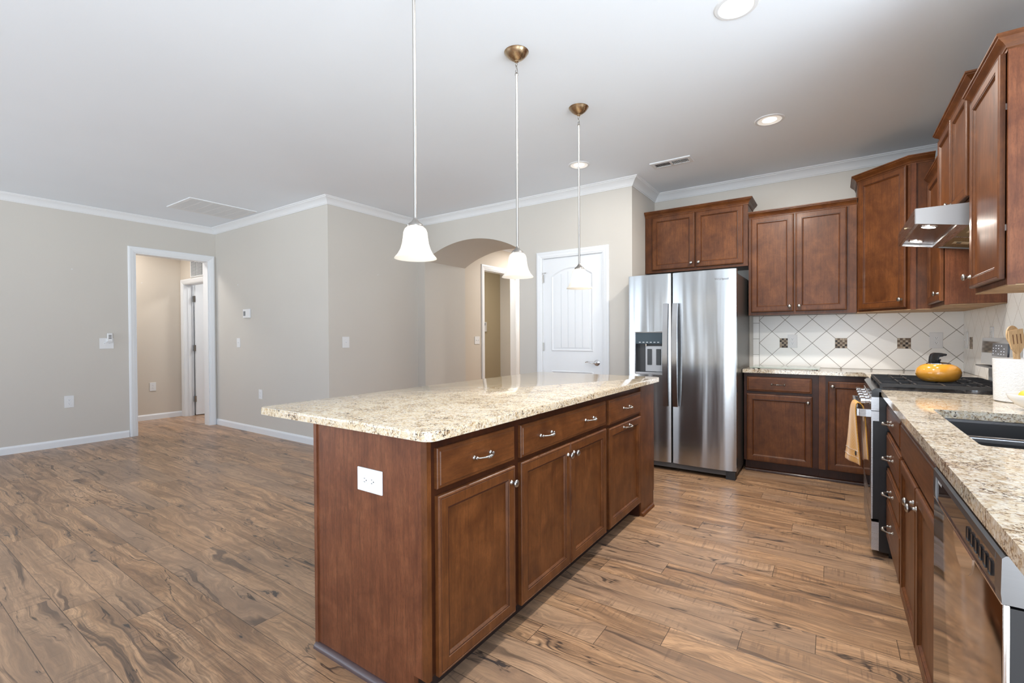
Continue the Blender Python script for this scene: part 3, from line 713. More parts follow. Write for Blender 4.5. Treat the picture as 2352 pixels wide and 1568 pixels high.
def add_door(t, F, u0, u1, z0, z1, kn=None, rail=0.056, pl=None, nm='door'):
    d = obj(nm, face_panel(F, u0, u1, z0, z1, 0.02, rail), CW, t)
    obj('groove_line', glaze(F, u0, u1, z0, z1, 0.02, rail), CLAYER, d)
    if kn: knob(F, kn[0], kn[1], 0.02, d)
    if pl: pull(F, pl[0], pl[1], 0.02, d)
    return d
def add_drawer(t, F, u0, u1, z0, z1, pulls=()):
    d = obj('drawer_front', face_slab(F, u0, u1, z0, z1), CWH, t)
    for (a, c) in pulls: pull(F, a, c, 0.02, d)
    return d
CRP = [(0, 0.0), (0.004, 0.0), (0.004, 0.010), (0.008, 0.013), (0.010, 0.020), (0.018, 0.030), (0.030, 0.040), (0.034, 0.044), (0.034, 0.048), (0.040, 0.052), (0.040, 0.060), (0, 0.060)]
def crown(t, path, z, side):
    q = BM(); sweep(q, path, [(o, z+w_) for o, w_ in CRP], side); return obj('crown_moulding', q, CWH, t, smooth=True, angle=28)

# --- kitchen island
IX, IXL = -1.075, -1.66                # cabinet front plane (doors project to -1.055), back plane
IY0, IY1 = 1.075, 3.345
isl = thing('kitchen_island', 'long cherry-stained island cabinet with granite top in the middle of the room', 'island', (-1.37, 2.2, 0))
b = BM(); bx(b, IXL, IX, IY0+0.02, IY1, 0.105, 0.882); bx(b, IXL, IX-0.07, IY0+0.02, IY1-0.02, 0, 0.11)
bx(b, IXL, IX, 3.06, IY1-0.01, 0, 0.12)
obj('cabinet_box', b, CBOX, isl)
b = BM(); prism(b, [(IXL-0.012, 0), (IX-0.06, 0), (IX-0.06, 0.10), (IX+0.004, 0.10), (IX+0.004, 0.882), (IXL-0.012, 0.882)], 'y', IY0, IY0+0.02); obj('end_panel', b, CSIDE, isl)
b = BM(); bx(b, IXL-0.018, IXL, IY0-0.006, IY0+0.05, 0, 0.882); obj('corner_batten', b, CSIDE, isl)
b = BM(); bx(b, IX-0.02, IX+0.006, IY0-0.0008, IY0+0.018, 0.10, 0.882); obj('front_stile', b, CW, isl)
b = BM(); prism(b, [(IXL, 0.10), (IX+0.006, 0.10), (IX+0.006, 0.882), (IXL, 0.882)], 'y', IY1, IY1+0.02); obj('far_end_panel', b, CW, isl)
b = BM(); bx(b, IX, IX+0.010, 3.075, IY1-0.004, 0.0, 0.878); obj('filler_panel', b, CW, isl)
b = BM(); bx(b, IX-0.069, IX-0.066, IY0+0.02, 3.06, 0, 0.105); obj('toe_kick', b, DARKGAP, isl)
SHOE = [(0, 0), (0.019, 0.0), (0.018, 0.009), (0.013, 0.017), (0.005, 0.022), (0, 0.022)]
b = BM(); sweep(b, [(IXL-0.012, IY0), (IX-0.06, IY0)], SHOE, -1); obj('shoe_moulding', b, plain('shoe_finish', (0.075, 0.045, 0.045), 0.3, coat=0.3), isl, smooth=True)
b = BM(); sweep(b, [(IX+0.010, 3.075), (IX+0.010, 3.31)], SHOE, -1); obj('shoe_moulding', b, CWH, isl, smooth=True)
FI = F_right(IX)
add_drawer(isl, FI, 1.113, 1.560, 0.716, 0.850, [(1.345, 0.781)])
add_drawer(isl, FI, 1.607, 2.480, 0.712, 0.846, [(1.805, 0.778), (2.255, 0.778)])
add_drawer(isl, FI, 2.526, 3.057, 0.700, 0.844, [(2.79, 0.772)])
add_door(isl, FI, 1.115, 1.560, 0.100, 0.692, (1.530, 0.632))
add_door(isl, FI, 1.606, 2.041, 0.100, 0.692, (2.012, 0.640))
add_door(isl, FI, 2.046, 2.480, 0.100, 0.690, (2.074, 0.640))
add_door(isl, FI, 2.522, 3.055, 0.100, 0.680, None, pl=(2.79, 0.655))
def slab(outline, z0, z1, r=0.006, holes=None):
    q = BM(); prism(q, outline, 'z', z0, z1)
    return q
def rounded(pts, rads, n=6):
    out = []; k = len(pts)
    for i in range(k):
        P, A, B = Vector(pts[i]), Vector(pts[i-1]), Vector(pts[(i+1) % k]); r = rads[i]
        if r <= 0: out.append(tuple(P)); continue
        a = P+(A-P).normalized()*r; c = P+(B-P).normalized()*r
        for j in range(n+1):
            s = j/n; out.append(tuple((1-s)**2*a+2*s*(1-s)*P+s*s*c))
    return out
q = slab(rounded([(-2.05, 1.052), (-1.035, 1.052), (-1.035, 3.405), (-2.05, 3.405)], [0.02, 0.045, 0.03, 0.03]), 0.882, 0.914)
bmesh.ops.bevel(q, geom=[e for e in q.edges if abs(e.verts[0].co.z-e.verts[1].co.z) < 1e-4 and e.verts[0].co.z > 0.9], offset=0.008, segments=3, affect='EDGES', profile=0.5)
tag(obj('granite_countertop', q, GRAN, smooth=True, angle=50), 'cream speckled granite slab lying on the kitchen island', 'countertop')

# --- base cabinets on the back wall
YF = 4.645
tb = thing('base_cabinet', 'cherry base cabinet with drawer and door right of the refrigerator', 'cabinet', (-0.38, 4.88, 0))
b = BM(); bx(b, -0.66, -0.10, YF, YK-0.012, 0.10, 0.882); obj('cabinet_box', b, CBOX, tb)
b = BM(); bx(b, -0.655, -0.10, YF+0.055, YF+0.075, 0, 0.10); sweep(b, [(-0.655, YF+0.055), (-0.10, YF+0.055)], SHOE, -1); obj('toe_kick', b, CBOX, tb)
FB = F_back(YF)
add_drawer(tb, FB, -0.636, -0.146, 0.720, 0.848, [(-0.391, 0.786)])
add_door(tb, FB, -0.636, -0.142, 0.103, 0.695, (-0.172, 0.645))
tb2 = thing('base_cabinet', 'cherry corner base cabinet with narrow full-height door behind the yellow towel', 'cabinet', (0.35, 4.88, 0))
b = BM(); bx(b, -0.099, 0.86, YF, YK-0.012, 0.10, 0.882); bx(b, 0.25, 0.86, 4.0, YF, 0.0, 0.882); obj('cabinet_box', b, CBOX, tb2)
b = BM(); bx(b, -0.099, 0.31, YF+0.055, YF+0.075, 0, 0.10); sweep(b, [(-0.099, YF+0.055), (0.25, YF+0.055)], SHOE, -1); obj('toe_kick', b, CBOX, tb2)
b = BM(); bx(b, -0.098, -0.052, YF-0.006, YF, 0.10, 0.882); obj('filler_panel', b, CW, tb2)
add_door(tb2, FB, -0.034, 0.245, 0.103, 0.830, (-0.004, 0.792))
q = slab([(-0.668, 4.612), (0.205, 4.612), (0.205, 3.995), (0.862, 3.995), (0.862, YK-0.010), (-0.668, YK-0.010)], 0.882, 0.914)
bmesh.ops.bevel(q, geom=[e for e in q.edges if abs(e.verts[0].co.z-e.verts[1].co.z) < 1e-4 and e.verts[0].co.z > 0.9], offset=0.006, segments=2, affect='EDGES', profile=0.5)
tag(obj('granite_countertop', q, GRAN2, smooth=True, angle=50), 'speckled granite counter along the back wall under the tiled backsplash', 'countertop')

# --- right run: drawer base, sink base
XF = 0.255
FR = F_left(XF)
td = thing('drawer_cabinet', 'cherry drawer base with four pulls between the range and the sink cabinet', 'cabinet', (0.55, 2.9, 0))
b = BM(); bx(b, XF, 0.86, 2.582, 3.214, 0.10, 0.882); bx(b, XF+0.06, 0.86, 2.582, 3.214, 0, 0.10); obj('cabinet_box', b, CBOX, td)
for (z0, z1) in ((0.716, 0.842), (0.529, 0.690), (0.370, 0.500), (0.125, 0.343)):
    add_drawer(td, FR, 2.592, 3.200, z0, z1, [(2.90, (z0+z1)/2+(0.0 if z1 > 0.4 else 0.03))])
tsk = thing('sink_cabinet', 'cherry sink base with two doors beside the dishwasher', 'cabinet', (0.55, 2.12, 0))
b = BM(); bx(b, XF, 0.86, 1.672, 2.580, 0.10, 0.64); bx(b, XF, 0.275, 1.672, 2.580, 0.64, 0.882); bx(b, XF+0.06, 0.86, 1.672, 2.580, 0, 0.10); obj('cabinet_box', b, CBOX, tsk)
add_drawer(tsk, FR, 1.690, 2.570, 0.700, 0.842)
add_door(tsk, FR, 2.134, 2.570, 0.110, 0.680, (2.168, 0.615))
add_door(tsk, FR, 1.690, 2.128, 0.110, 0.680, (2.094, 0.615))
# counter with sink cut-out
SX0, SX1, SY0, SY1 = 0.327, 0.74, 1.742, 2.492
q = BM(); O = [(0.215, 0.70), (0.862, 0.70), (0.862, 3.216), (0.215, 3.216)]
Hh = rounded([(SX0, SY0), (SX1, SY0), (SX1, SY1), (SX0, SY1)], [0.02]*4, 4)
def slab_hole(q, O, Hh, z0, z1):
    ring = len(Hh)//4
    for z in (z0, z1):
        ov = [q.verts.new((x, y, z)) for x, y in O]; hv = [q.verts.new((x, y, z)) for x, y in Hh]
        if z == z0: o0, h0 = ov, hv
        else: o1, h1 = ov, hv
        for i in range(4):
            seg = [hv[(i*ring+j) % len(hv)] for j in range(ring)]
            nxt = hv[((i+1)*ring) % len(hv)]
            q.faces.new([ov[i], ov[(i+1) % 4], nxt]+seg[::-1])
    for i in range(4): q.faces.new((o0[i], o0[(i+1) % 4], o1[(i+1) % 4], o1[i]))
    for i in range(len(Hh)): j = (i+1) % len(Hh); q.faces.new((h0[i], h0[j], h1[j], h1[i]))
slab_hole(q, O, Hh, 0.882, 0.914)
bmesh.ops.bevel(q, geom=[e for e in q.edges if e.is_manifold and abs(e.verts[0].co.z-e.verts[1].co.z) < 1e-4 and e.verts[0].co.z > 0.9 and e.calc_face_angle(0) > 1], offset=0.005, segments=2, affect='EDGES', profile=0.5)
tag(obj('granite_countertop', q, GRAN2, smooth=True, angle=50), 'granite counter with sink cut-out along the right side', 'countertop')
sk = thing('kitchen_sink', 'double-bowl stainless sink set under the right granite counter', 'sink', (0.53, 2.12, 0.70))
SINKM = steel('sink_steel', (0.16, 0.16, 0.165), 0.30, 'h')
def bowl(x0, x1, y0, y1, z0, z1):
    q = BM(); r = 0.04; a = rounded([(x0, y0), (x1, y0), (x1, y1), (x0, y1)], [r]*4, 5); c = rounded([(x0+.015, y0+.015), (x1-.015, y0+.015), (x1-.015, y1-.015), (x0+.015, y1-.015)], [r]*4, 5)
    A = [q.verts.new((x, y, z1)) for x, y in a]; B = [q.verts.new((x, y, z0+0.02)) for x, y in a]; C_ = [q.verts.new((x, y, z0)) for x, y in c]
    for U, V in ((A, B), (B, C_)):
        for i in range(len(U)): j = (i+1) % len(U); q.faces.new((U[i], U[j], V[j], V[i]))
    q.faces.new(C_); return q
DIV = 2.16
obj('basin', bowl(SX0-0.004, SX1+0.004, SY0-0.004, DIV-0.012, 0.70, 0.872), SINKM, sk, smooth=True)
obj('basin', bowl(SX0-0.004, SX1+0.004, DIV+0.012, SY1+0.004, 0.70, 0.872), SINKM, sk, smooth=True)
b = BM(); rbx(b, SX0-0.004, SX1+0.004, DIV-0.013, DIV+0.013, 0.852, 0.872, 0.006, 3); obj('divider', b, STEEL, sk)
b = BM(); sweep(b, [(SX0-0.02, SY0-0.02), (SX1+0.02, SY0-0.02), (SX1+0.02, SY1+0.02), (SX0-0.02, SY1+0.02)], [(0, 0.870), (0.018, 0.870), (0.018, 0.880), (0, 0.880)], 1, True); obj('rim', b, STEEL, sk)

# --- dishwasher
dw = thing('dishwasher', 'stainless dishwasher with dark control strip at the lower right corner', 'dishwasher', (0.50, 1.36, 0))
FD = F_left(0.250)
b = BM(); bx(b, 0.262, 0.84, 1.06, 1.655, 0.02, 0.868); obj('tub_body', b, BLACKM, dw)
b = BM(); bx(b, 0.2315, 0.262, 1.052, 1.660, 0.11, 0.778); obj('door_core', b, BLACKM, dw)
b = BM(); rbx(b, 0.222, 0.232, 1.050, 1.662, 0.11, 0.783, 0.003); obj('door_panel', b, DSTEEL, dw, smooth=True)
# control fascia frame with sloping top
b = BM(); prof = [(0.222, 0.783), (0.2205, 0.80), (0.2215, 0.855), (0.226, 0.860), (0.250, 0.864), (0.262, 0.866), (0.262, 0.783)]
for (y0, y1) in ((1.050, 1.085), (1.632, 1.662)):
    A = [(x, z) for x, z in prof]; prism(b, A, 'y', y0, y1)
prism(b, [(0.2205, 0.842), (0.2215, 0.855), (0.226, 0.860), (0.250, 0.864), (0.262, 0.866), (0.262, 0.842)], 'y', 1.085, 1.632)
obj('fascia_frame', b, steel('fascia_steel', (0.20, 0.20, 0.205), 0.34, 'h'), dw, 'grey metal control fascia')
b = BM(); bx(b, 0.224, 0.262, 1.085, 1.632, 0.783, 0.842); obj('control_strip', b, plain('dark_gloss', (0.03, 0.024, 0.022), 0.05), dw)
b = BM(); bx(b, 0.2212, 0.2235, 1.052, 1.660, 0.7815, 0.7845); obj('edge_line', b, CHROME, dw)
b = BM()   # half-moon pocket handle just below the strip
pts = []
for i in range(17):
    th = PI*i/16; pts.append((1.315+0.085*math.cos(th), 0.781-0.055*math.sin(th)))
prism(b, pts, 'x', 0.2195, 0.223); obj('pocket_handle', b, CHROME, dw)
for i in range(6):
    b = BM(); rbx(b, 0.2225, 0.2245, 1.115+i*0.032, 1.135+i*0.032, 0.800, 0.826, 0.003, 1); obj('button', b, BLACK, dw)
def text(s, size, F, u, z, w_, mat, parent, name='lettering', flip=1):
    cu = bpy.data.curves.new('t', 'FONT'); cu.body = s; cu.size = size; cu.extrude = 0.0003; cu.align_x = 'CENTER'
    o = bpy.data.objects.new('t', cu); COL.objects.link(o); dg = bpy.context.evaluated_depsgraph_get(); me = bpy.data.meshes.new_from_object(o.evaluated_get(dg))
    q = BM(); q.from_mesh(me); bpy.data.objects.remove(o); bpy.data.curves.remove(cu); bpy.data.meshes.remove(me)
    for v in q.verts: v.co = Vector(F(u+flip*v.co.x, w_+v.co.z, z+v.co.y))
    return obj(name, q, mat, parent)
text('BOSCH', 0.014, F_left(0.2241), 1.592, 0.829, 0.0002, PLATE, dw, flip=-1)

# --- wall cabinets
FU = F_back(4.82)
def upper_box(t, x0, x1, y0, y1, z0, z1, side_mat=None):
    q = BM(); bx(q, x0, x1, y0, y1, z0+0.004, z1); obj('cabinet_box', q, CFRAME, t)
    q = BM(); bx(q, x0+0.002, x1-0.002, y0+0.002, y1-0.002, z0, z0+0.0045); obj('underside', q, CUNDER, t)
tf = thing('wall_cabinet', 'short cherry wall cabinet with two doors above the refrigerator', 'cabinet', (-1.13, 4.96, 1.855))
b = BM(); bx(b, XS+0.004, -0.650, 4.80, YK-0.002, 1.855, 2.425); obj('cabinet_box', b, CFRAME, tf)
FF = F_back(4.80)
add_door(tf, FF, -1.534, -1.118, 1.881, 2.418, (-1.146, 1.925)); add_door(tf, FF, -1.106, -0.688, 1.881, 2.418, (-1.076, 1.925))
crown(tf, [(XS+0.004, 4.80), (-0.650, 4.80), (-0.650, YK-0.002)], 2.420, -1)
tu = thing('wall_cabinet', 'tall cherry wall cabinet with two doors right of the refrigerator', 'cabinet', (-0.24, 4.96, 1.397))
b = BM(); bx(b, -0.646, 0.160, 4.82, YK-0.002, 1.397, 2.288); obj('cabinet_box', b, CFRAME, tu)
add_door(tu, FU, -0.624, -0.289, 1.424, 2.282, (-0.318, 1.468)); add_door(tu, FU, -0.273, 0.092, 1.424, 2.282, (-0.245, 1.468))
b = BM(); bx(b, 0.112, 0.158, 4.812, 4.82, 1.397, 2.288); obj('filler_panel', b, CW, tu)
crown(tu, [(-0.646, 4.95), (-0.646, 4.82), (0.160, 4.82)][1:], 2.280, -1)
# diagonal corner cabinet
tdg = thing('wall_cabinet', 'tallest cherry corner wall cabinet with one wide angled door', 'cabinet', (0.5, 4.85, 1.395))
p0_, p1_ = Vector((0.175, 4.801)), Vector((0.467, 4.509)); yd = 4.509
foot = [(0.162, 4.814), (p1_.x, yd), (0.862, yd), (0.862, YK-0.002), (0.162, YK-0.002)]
b = BM(); prism(b, foot, 'z', 1.399, 2.468); obj('cabinet_box', b, CFRAME, tdg)
b = BM(); prism(b, foot, 'z', 1.395, 1.3995); obj('underside', b, CUNDER, tdg)
dv = (p1_-p0_).normalized(); nv = Vector((-dv.y, dv.x))*-1
nv = Vector((-0.70711, -0.70711))
FG = lambda u, w_, z: (p0_.x+dv.x*u+nv.x*w_, p0_.y+dv.y*u+nv.y*w_, z)
L_ = (p1_-p0_).length
add_door(tdg, FG, 0.004, L_-0.020, 1.415, 2.462, (L_-0.050, 1.475), rail=0.058)
b = BM(); bx(b, p1_.x+0.004, 0.498, yd-0.010, yd, 1.397, 2.468); obj('side_stile', b, CSIDE, tdg)
crown(tdg, [(0.162, YK-0.002), (0.162, 4.814), (p1_.x, yd), (0.60, yd)], 2.460, -1)
# right wall uppers
def right_upper(label, y0, y1, z0, z1, xf, doors, crown_path, cz, extra=None):
    t = thing('wall_cabinet', label, 'cabinet', (0.72, (y0+y1)/2, z0))
    q = BM(); bx(q, xf, 0.862, y0, y1, z0+0.005, z1); obj('cabinet_box', q, CFRAME, t)
    q = BM(); bx(q, xf+0.002, 0.86, y0+0.002, y1-0.002, z0, z0+0.0055); obj('underside', q, CUNDER, t)
    q = BM(); bx(q, xf+0.021, 0.860, y0-0.004, y0+0.001, z0+0.006, z1-0.004); obj('side_panel', q, CSIDE, t)
    q = BM(); bx(q, xf-0.001, xf+0.021, y0-0.0055, y0+0.001, z0+0.002, z1-0.002); obj('side_stile', q, CSIDE, t)
    F = F_left(xf-0.004)
    for (a, c, d, e, kn) in doors: add_door(t, F, a, c, d, e, kn)
    crown(t, crown_path, cz, 1)
    return t
right_upper('narrow cherry wall cabinet on the right wall beyond the range hood', 3.985, 4.500, 1.397, 2.288, 0.580,
            [(3.995, 4.470, 1.424, 2.282, (4.035, 1.475))], [(0.862, 3.985), (0.580, 3.985), (0.580, 4.498)], 2.280)
right_upper('cherry wall cabinet with two short doors directly over the range hood', 3.155, 3.970, 1.872, 2.428, 0.562,
            [(3.575, 3.955, 1.895, 2.42, (3.605, 1.93)), (3.180, 3.565, 1.895, 2.42, (3.535, 1.93))], [(0.862, 3.155), (0.562, 3.155), (0.562, 3.970), (0.862, 3.970)], 2.420)
tn = right_upper('nearest cherry wall cabinet at the right edge, its narrow door facing the aisle', 2.535, 3.030, 1.397, 2.288, 0.545,
            [(2.550, 3.012, 1.424, 2.282, (2.978, 1.475))], [(0.862, 2.535), (0.545, 2.535), (0.545, 3.030), (0.862, 3.030)], 2.280)
for z in (2.08, 1.62):
    b = BM(); bx(b, 0.5412, 0.5445, 2.551, 2.556, z-0.012, z+0.012); obj('hinge', b, NICK, tn)

# --- range hood
hd = thing('range_hood', 'stainless under-cabinet range hood with two lit lamps on the right wall', 'range hood', (0.60, 3.6, 1.74))
hx0, hy0, hy1 = 0.354, 3.215, 3.972
und = lambda x: 1.79-(x-hx0)*0.165     # underside height
b = BM(); sd = [(hx0, und(hx0)), (0.862, und(0.862)), (0.862, 1.868), (hx0, 1.868)]
prism(b, sd, 'y', hy0, hy0+0.006); prism(b, sd, 'y', hy1-0.006, hy1); bx(b, hx0+0.002, 0.862, hy0+0.001, hy1-0.001, 1.861, 1.8675)
obj('shell', b, steel('hood_steel', (0.47, 0.46, 0.455), 0.42, 'h'), hd)
b = BM(); bx(b, hx0-0.004, hx0-0.0005, hy0, hy1, 1.789, 1.868); obj('front_panel', b, steel('hood_front', (0.32, 0.28, 0.26), 0.25, 'h'), hd)
def under(q, xa, xb, ya, yb, dz, th=0.004):
    z0a, z0b = und(xa)+dz, und(xb)+dz
    A = [q.verts.new(c) for c in ((xa, ya, z0a), (xb, ya, z0b), (xb, yb, z0b), (xa, yb, z0a))]; B = [q.verts.new((v.co.x, v.co.y, v.co.z+th)) for v in A]
    q.faces.new(A); q.faces.new(B[::-1])
    for i in range(4): q.faces.new((A[i], A[(i+1) % 4], B[(i+1) % 4], B[i]))
b = BM(); under(b, hx0+0.004, 0.515, hy0+0.006, hy1-0.006, 0.016); obj('lamp_panel', b, steel('hood_inner', (0.30, 0.24, 0.20), 0.22, 'h'), hd)
b = BM(); under(b, 0.515, 0.545, hy0+0.004, hy1-0.004, 0.0, 0.02); under(b, hx0, hx0+0.012, hy0+0.004, hy1-0.004, 0, 0.012); under(b, hx0, 0.515, hy1-0.02, hy1-0.004, 0, 0.014); obj('cross_bar', b, STEEL, hd)
MESHM = NT('filter_mesh'); p = MESHM.pos(); n_ = MESHM.vor(p, 260)
MESHM.set(Base_Color=MESHM.mix(MESHM.step(n_, 0.2, 0.6), (0.10, 0.075, 0.035), (0.36, 0.29, 0.16)), Metallic=0.7, Roughness=0.45); MESHM = MESHM.m
for (ya, yb) in ((hy0+0.02, 3.585), (3.605, hy1-0.02)):
    b = BM(); under(b, 0.560, 0.845, ya, yb, 0.006); f_ = obj('grease_filter', b, MESHM, hd)
    b = BM(); under(b, 0.585, 0.655, (ya+yb)/2-0.035, (ya+yb)/2+0.035, 0.0035, 0.002); g_ = obj('filter_label', b, plain('label_paper', (0.62, 0.52, 0.36), 0.5), f_)
    b = BM(); under(b, 0.600, 0.620, (ya+yb)/2-0.02, (ya+yb)/2+0.02, 0.0028, 0.001); obj('label_print', b, SLOT, f_)
b = BM(); under(b, 0.545, 0.560, hy0+0.006, hy1-0.006, 0.003, 0.01); under(b, 0.56, 0.85, 3.585, 3.605, 0.003, 0.008); under(b, 0.845, 0.86, hy0+0.006, hy1-0.006, 0.0, 0.01); obj('filter_frame', b, STEEL, hd)
for y in (3.375, 3.845):
    b = BM(); M = Matrix.Translation((0.425, y, und(0.425)+0.0155)) @ Matrix.Rotation(R(9.4), 4, 'Y'); lathe(b, [(0.030, 0), (0.036, 0.0), (0.036, -0.003), (0.030, -0.003), (0.030, 0)], 24, M); l_ = obj('lamp_bezel', b, CHROME, hd)
    b = BM(); lathe(b, [(0, -0.0015), (0.030, -0.0015), (0.030, 0), (0, 0)], 24, M); obj('lamp_lens', b, glow('hood_glow', (1, 0.96, 0.9), 14), l_)
    a_ = area('hood_lamp', (0.425-0.60, y-3.6, und(0.425)-1.74+0.008), (0, R(6), 0), 0.06, 0.06, HOOD_W, (1, 0.93, 0.83), shape='DISK', parent=hd)
b = BM(); M = Matrix.Translation((hx0, 3.55, 1.828)) @ Matrix.Rotation(R(-90), 4, 'Y'); lathe(b, [(0, 0.016), (0.007, 0.015), (0.008, 0.0), (0, 0)], 16, M); obj('switch_knob', b, BRONZE, hd, smooth=True)

# --- backsplash
tbk = thing('tile_backsplash', 'white diamond-laid tile backsplash on the back wall', 'backsplash', (0.1, YK, 0.914))
b = BM(); bx(b, -0.645, 0.864, YK-0.008, YK-0.001, 0.9145, 1.396); obj('tile_field', b, TILE, tbk)
tbr = thing('tile_backsplash', 'white diamond-laid tile backsplash on the right wall behind the range', 'backsplash', (XR, 4.0, 0.914))
b = BM(); bx(b, XR-0.008, XR-0.001, 2.42, YK-0.009, 0.9145, 1.396); bx(b, XR-0.008, XR-0.001, 3.04, 3.98, 1.396, 1.70); obj('tile_field', b, TILER, tbr)
def mosaic(t, F, u, z, s=0.089):
    q = BM(); bx(q, u-s/2, u+s/2, 0.0, 0.0086, z-s/2, z+s/2); mapbm(q, F)
    base_ = obj('mosaic_inset', q, plain('mosaic_grout', (0.20, 0.17, 0.14), 0.6) if 'mosaic_grout' not in bpy.data.materials else bpy.data.materials['mosaic_grout'], t)
    cols = [(0.035, 0.024, 0.018), (0.42, 0.34, 0.26), (0.16, 0.11, 0.075), (0.50, 0.42, 0.33)]
    for k_ in range(4):
        nm = 'mosaic_tone_%d' % k_; mm = bpy.data.materials.get(nm) or plain(nm, cols[k_], 0.35 if k_ in (0, 2) else 0.5, spec=0.25)
        q = BM(); c = s/5
        for i in range(5):
            for j in range(5):
                kk = (0 if random.random() < 0.55 else 2) if (i+j) % 2 else (1 if random.random() < 0.6 else 3)
                if (i*7+j*3+int(u*10)) % 11 == 0: kk = (kk+1) % 4
                T[(i, j)] = T.get((i, j), kk)
                if T[(i, j)] == k_: bx(q, u-s/2+i*c+0.0012, u-s/2+(i+1)*c-0.0012, 0.008, 0.0092, z-s/2+j*c+0.0012, z-s/2+(j+1)*c-0.0012)
        if len(q.verts): mapbm(q, F); obj('mosaic_chips', q, mm, base_)
        else: q.free()
for (u, z) in ((-0.3755, 1.1385), (0.058, 1.1385), (0.491, 1.1385)): T = {}; mosaic(tbk, F_back(YK-0.0005), u, z)
T = {}; mosaic(tbr, F_left(XR-0.0005), 4.865, 1.146)

# --- refrigerator
fr = thing('refrigerator', 'stainless side-by-side refrigerator with ice dispenser against the back wall', 'refrigerator', (-1.13, 4.65, 0))
FY = 4.25
b = BM(); rbx(b, -1.582, -0.674, 4.325, 5.08, 0.03, 1.745, 0.006); obj('cabinet_body', b, FSIDE, fr)
def fdoor(x0, x1):
    """slightly crowned front"""
    q = BM(); n = 10; pts = []
    for i in range(n+1):
        s = i/n; x = x0+(x1-x0)*s; e = min(s, 1-s)*(x1-x0)
        y = FY-0.010*math.sin(PI*s) + (0.010*(1-e/0.012)**2 if e < 0.012 else 0) + 0.008; pts.append((x, y))
    pts = [(x0, 4.318)]+pts+[(x1, 4.318)]
    prism(q, pts, 'z', 0.075, 1.770); return q
q = fdoor(-1.182, -0.664); dr = obj('fridge_door', q, FSTEEL, fr, smooth=True, angle=40)
# freezer door built around the dispenser opening
x0, x1, zb, zt = -1.522, -1.262, 0.868, 1.246
q = BM(); n = 12
xs = sorted(set([-1.590+(0.396)*i/n for i in range(n+1)]+[x0, x1, -1.586, -1.198]))
def fy(x):
    s = (x+1.590)/0.396; e = min(s, 1-s)*0.396
    return FY-0.010*math.sin(PI*s)+(0.010*(1-e/0.012)**2 if e < 0.012 else 0)+0.008
for (za, zc_) in ((0.075, zb), (zb, zt), (zt, 1.770)):
    for a, c in zip(xs[:-1], xs[1:]):
        if za == zb and a >= x0-1e-6 and c <= x1+1e-6: continue
        vs = [q.verts.new((a, fy(a), za)), q.verts.new((c, fy(c), za)), q.verts.new((c, fy(c), zc_)), q.verts.new((a, fy(a), zc_))]; q.faces.new(vs)
for x in (-1.590, -1.194): q.faces.new([q.verts.new(c) for c in ((x, fy(x), 0.075), (x, 4.318, 0.075), (x, 4.318, 1.770), (x, fy(x), 1.770))])
for z in (0.075, 1.770):
    q.faces.new([q.verts.new((x, fy(x), z)) for x in xs]+[q.verts.new((-1.194, 4.318, z)), q.verts.new((-1.590, 4.318, z))])
bmesh.ops.remove_doubles(q, verts=q.verts[:], dist=1e-5)
df = obj('freezer_door', q, FSTEEL, fr, smooth=True, angle=40)
b = BM(); yb = 4.300
bx(b, x0, x1, yb, yb+0.006, zb, zt); bx(b, x0-0.003, x0, FY-0.002, yb+0.006, zb, zt); bx(b, x1, x1+0.003, FY-0.002, yb+0.006, zb, zt); bx(b, x0, x1, FY-0.002, yb, zt, zt+0.003)
obj('dispenser_recess', b, plain('recess_grey', (0.045, 0.047, 0.05), 0.4), df)
b = BM(); rr_ = [(x0-0.006, zb-0.010), (x1+0.006, zb-0.010), (x1+0.006, zt+0.006), (x0-0.006, zt+0.006)]
sweep(b, rounded(rr_, [0.014]*4, 4), [(0, 0), (0.003, 0.004), (0.009, 0.003), (0.010, 0)], 1, True, F=lambda a, c, w_: (a, FY+0.0015-w_, c)); obj('dispenser_bezel', b, STEEL, df, smooth=True)
b = BM(); bx(b, x0+0.003, x1-0.003, FY+0.002, FY+0.035, 1.140, zt-0.002); obj('control_panel', b, plain('dispenser_gloss', (0.06, 0.085, 0.105), 0.06), df, 'glossy blue-black dispenser control panel')
b = BM()
for i in range(6): bx(b, x0+0.035+i*0.034, x0+0.052+i*0.034, FY+0.001, FY+0.0022, 1.150, 1.158)
obj('control_icons', b, plain('icon_grey', (0.45, 0.5, 0.54), 0.4), df)
b = BM(); bx(b, x0+0.085, x1-0.015, yb-0.012, yb, zb+0.018, 1.118); obj('paddle_plate', b, plain('paddle_silver', (0.50, 0.51, 0.53), 0.35, 0.4), df)
for xx in (x0+0.103, x0+0.185):
    b = BM(); rbx(b, xx, xx+0.042, yb-0.020, yb-0.012, 0.945, 1.092, 0.003); obj('dispenser_paddle', b, plain('paddle_dark', (0.06, 0.065, 0.07), 0.5), df)
b = BM(); tube(b, [(x0+0.095, FY+0.025, 1.14), (x0+0.095, FY+0.027, 1.118)], 0.008, 10); obj('water_spout', b, CHROME, df)
b = BM(); rbx(b, x0+0.001, x1-0.001, FY-0.004, yb, zb-0.004, zb+0.014, 0.003); obj('drip_tray', b, STEEL, df)
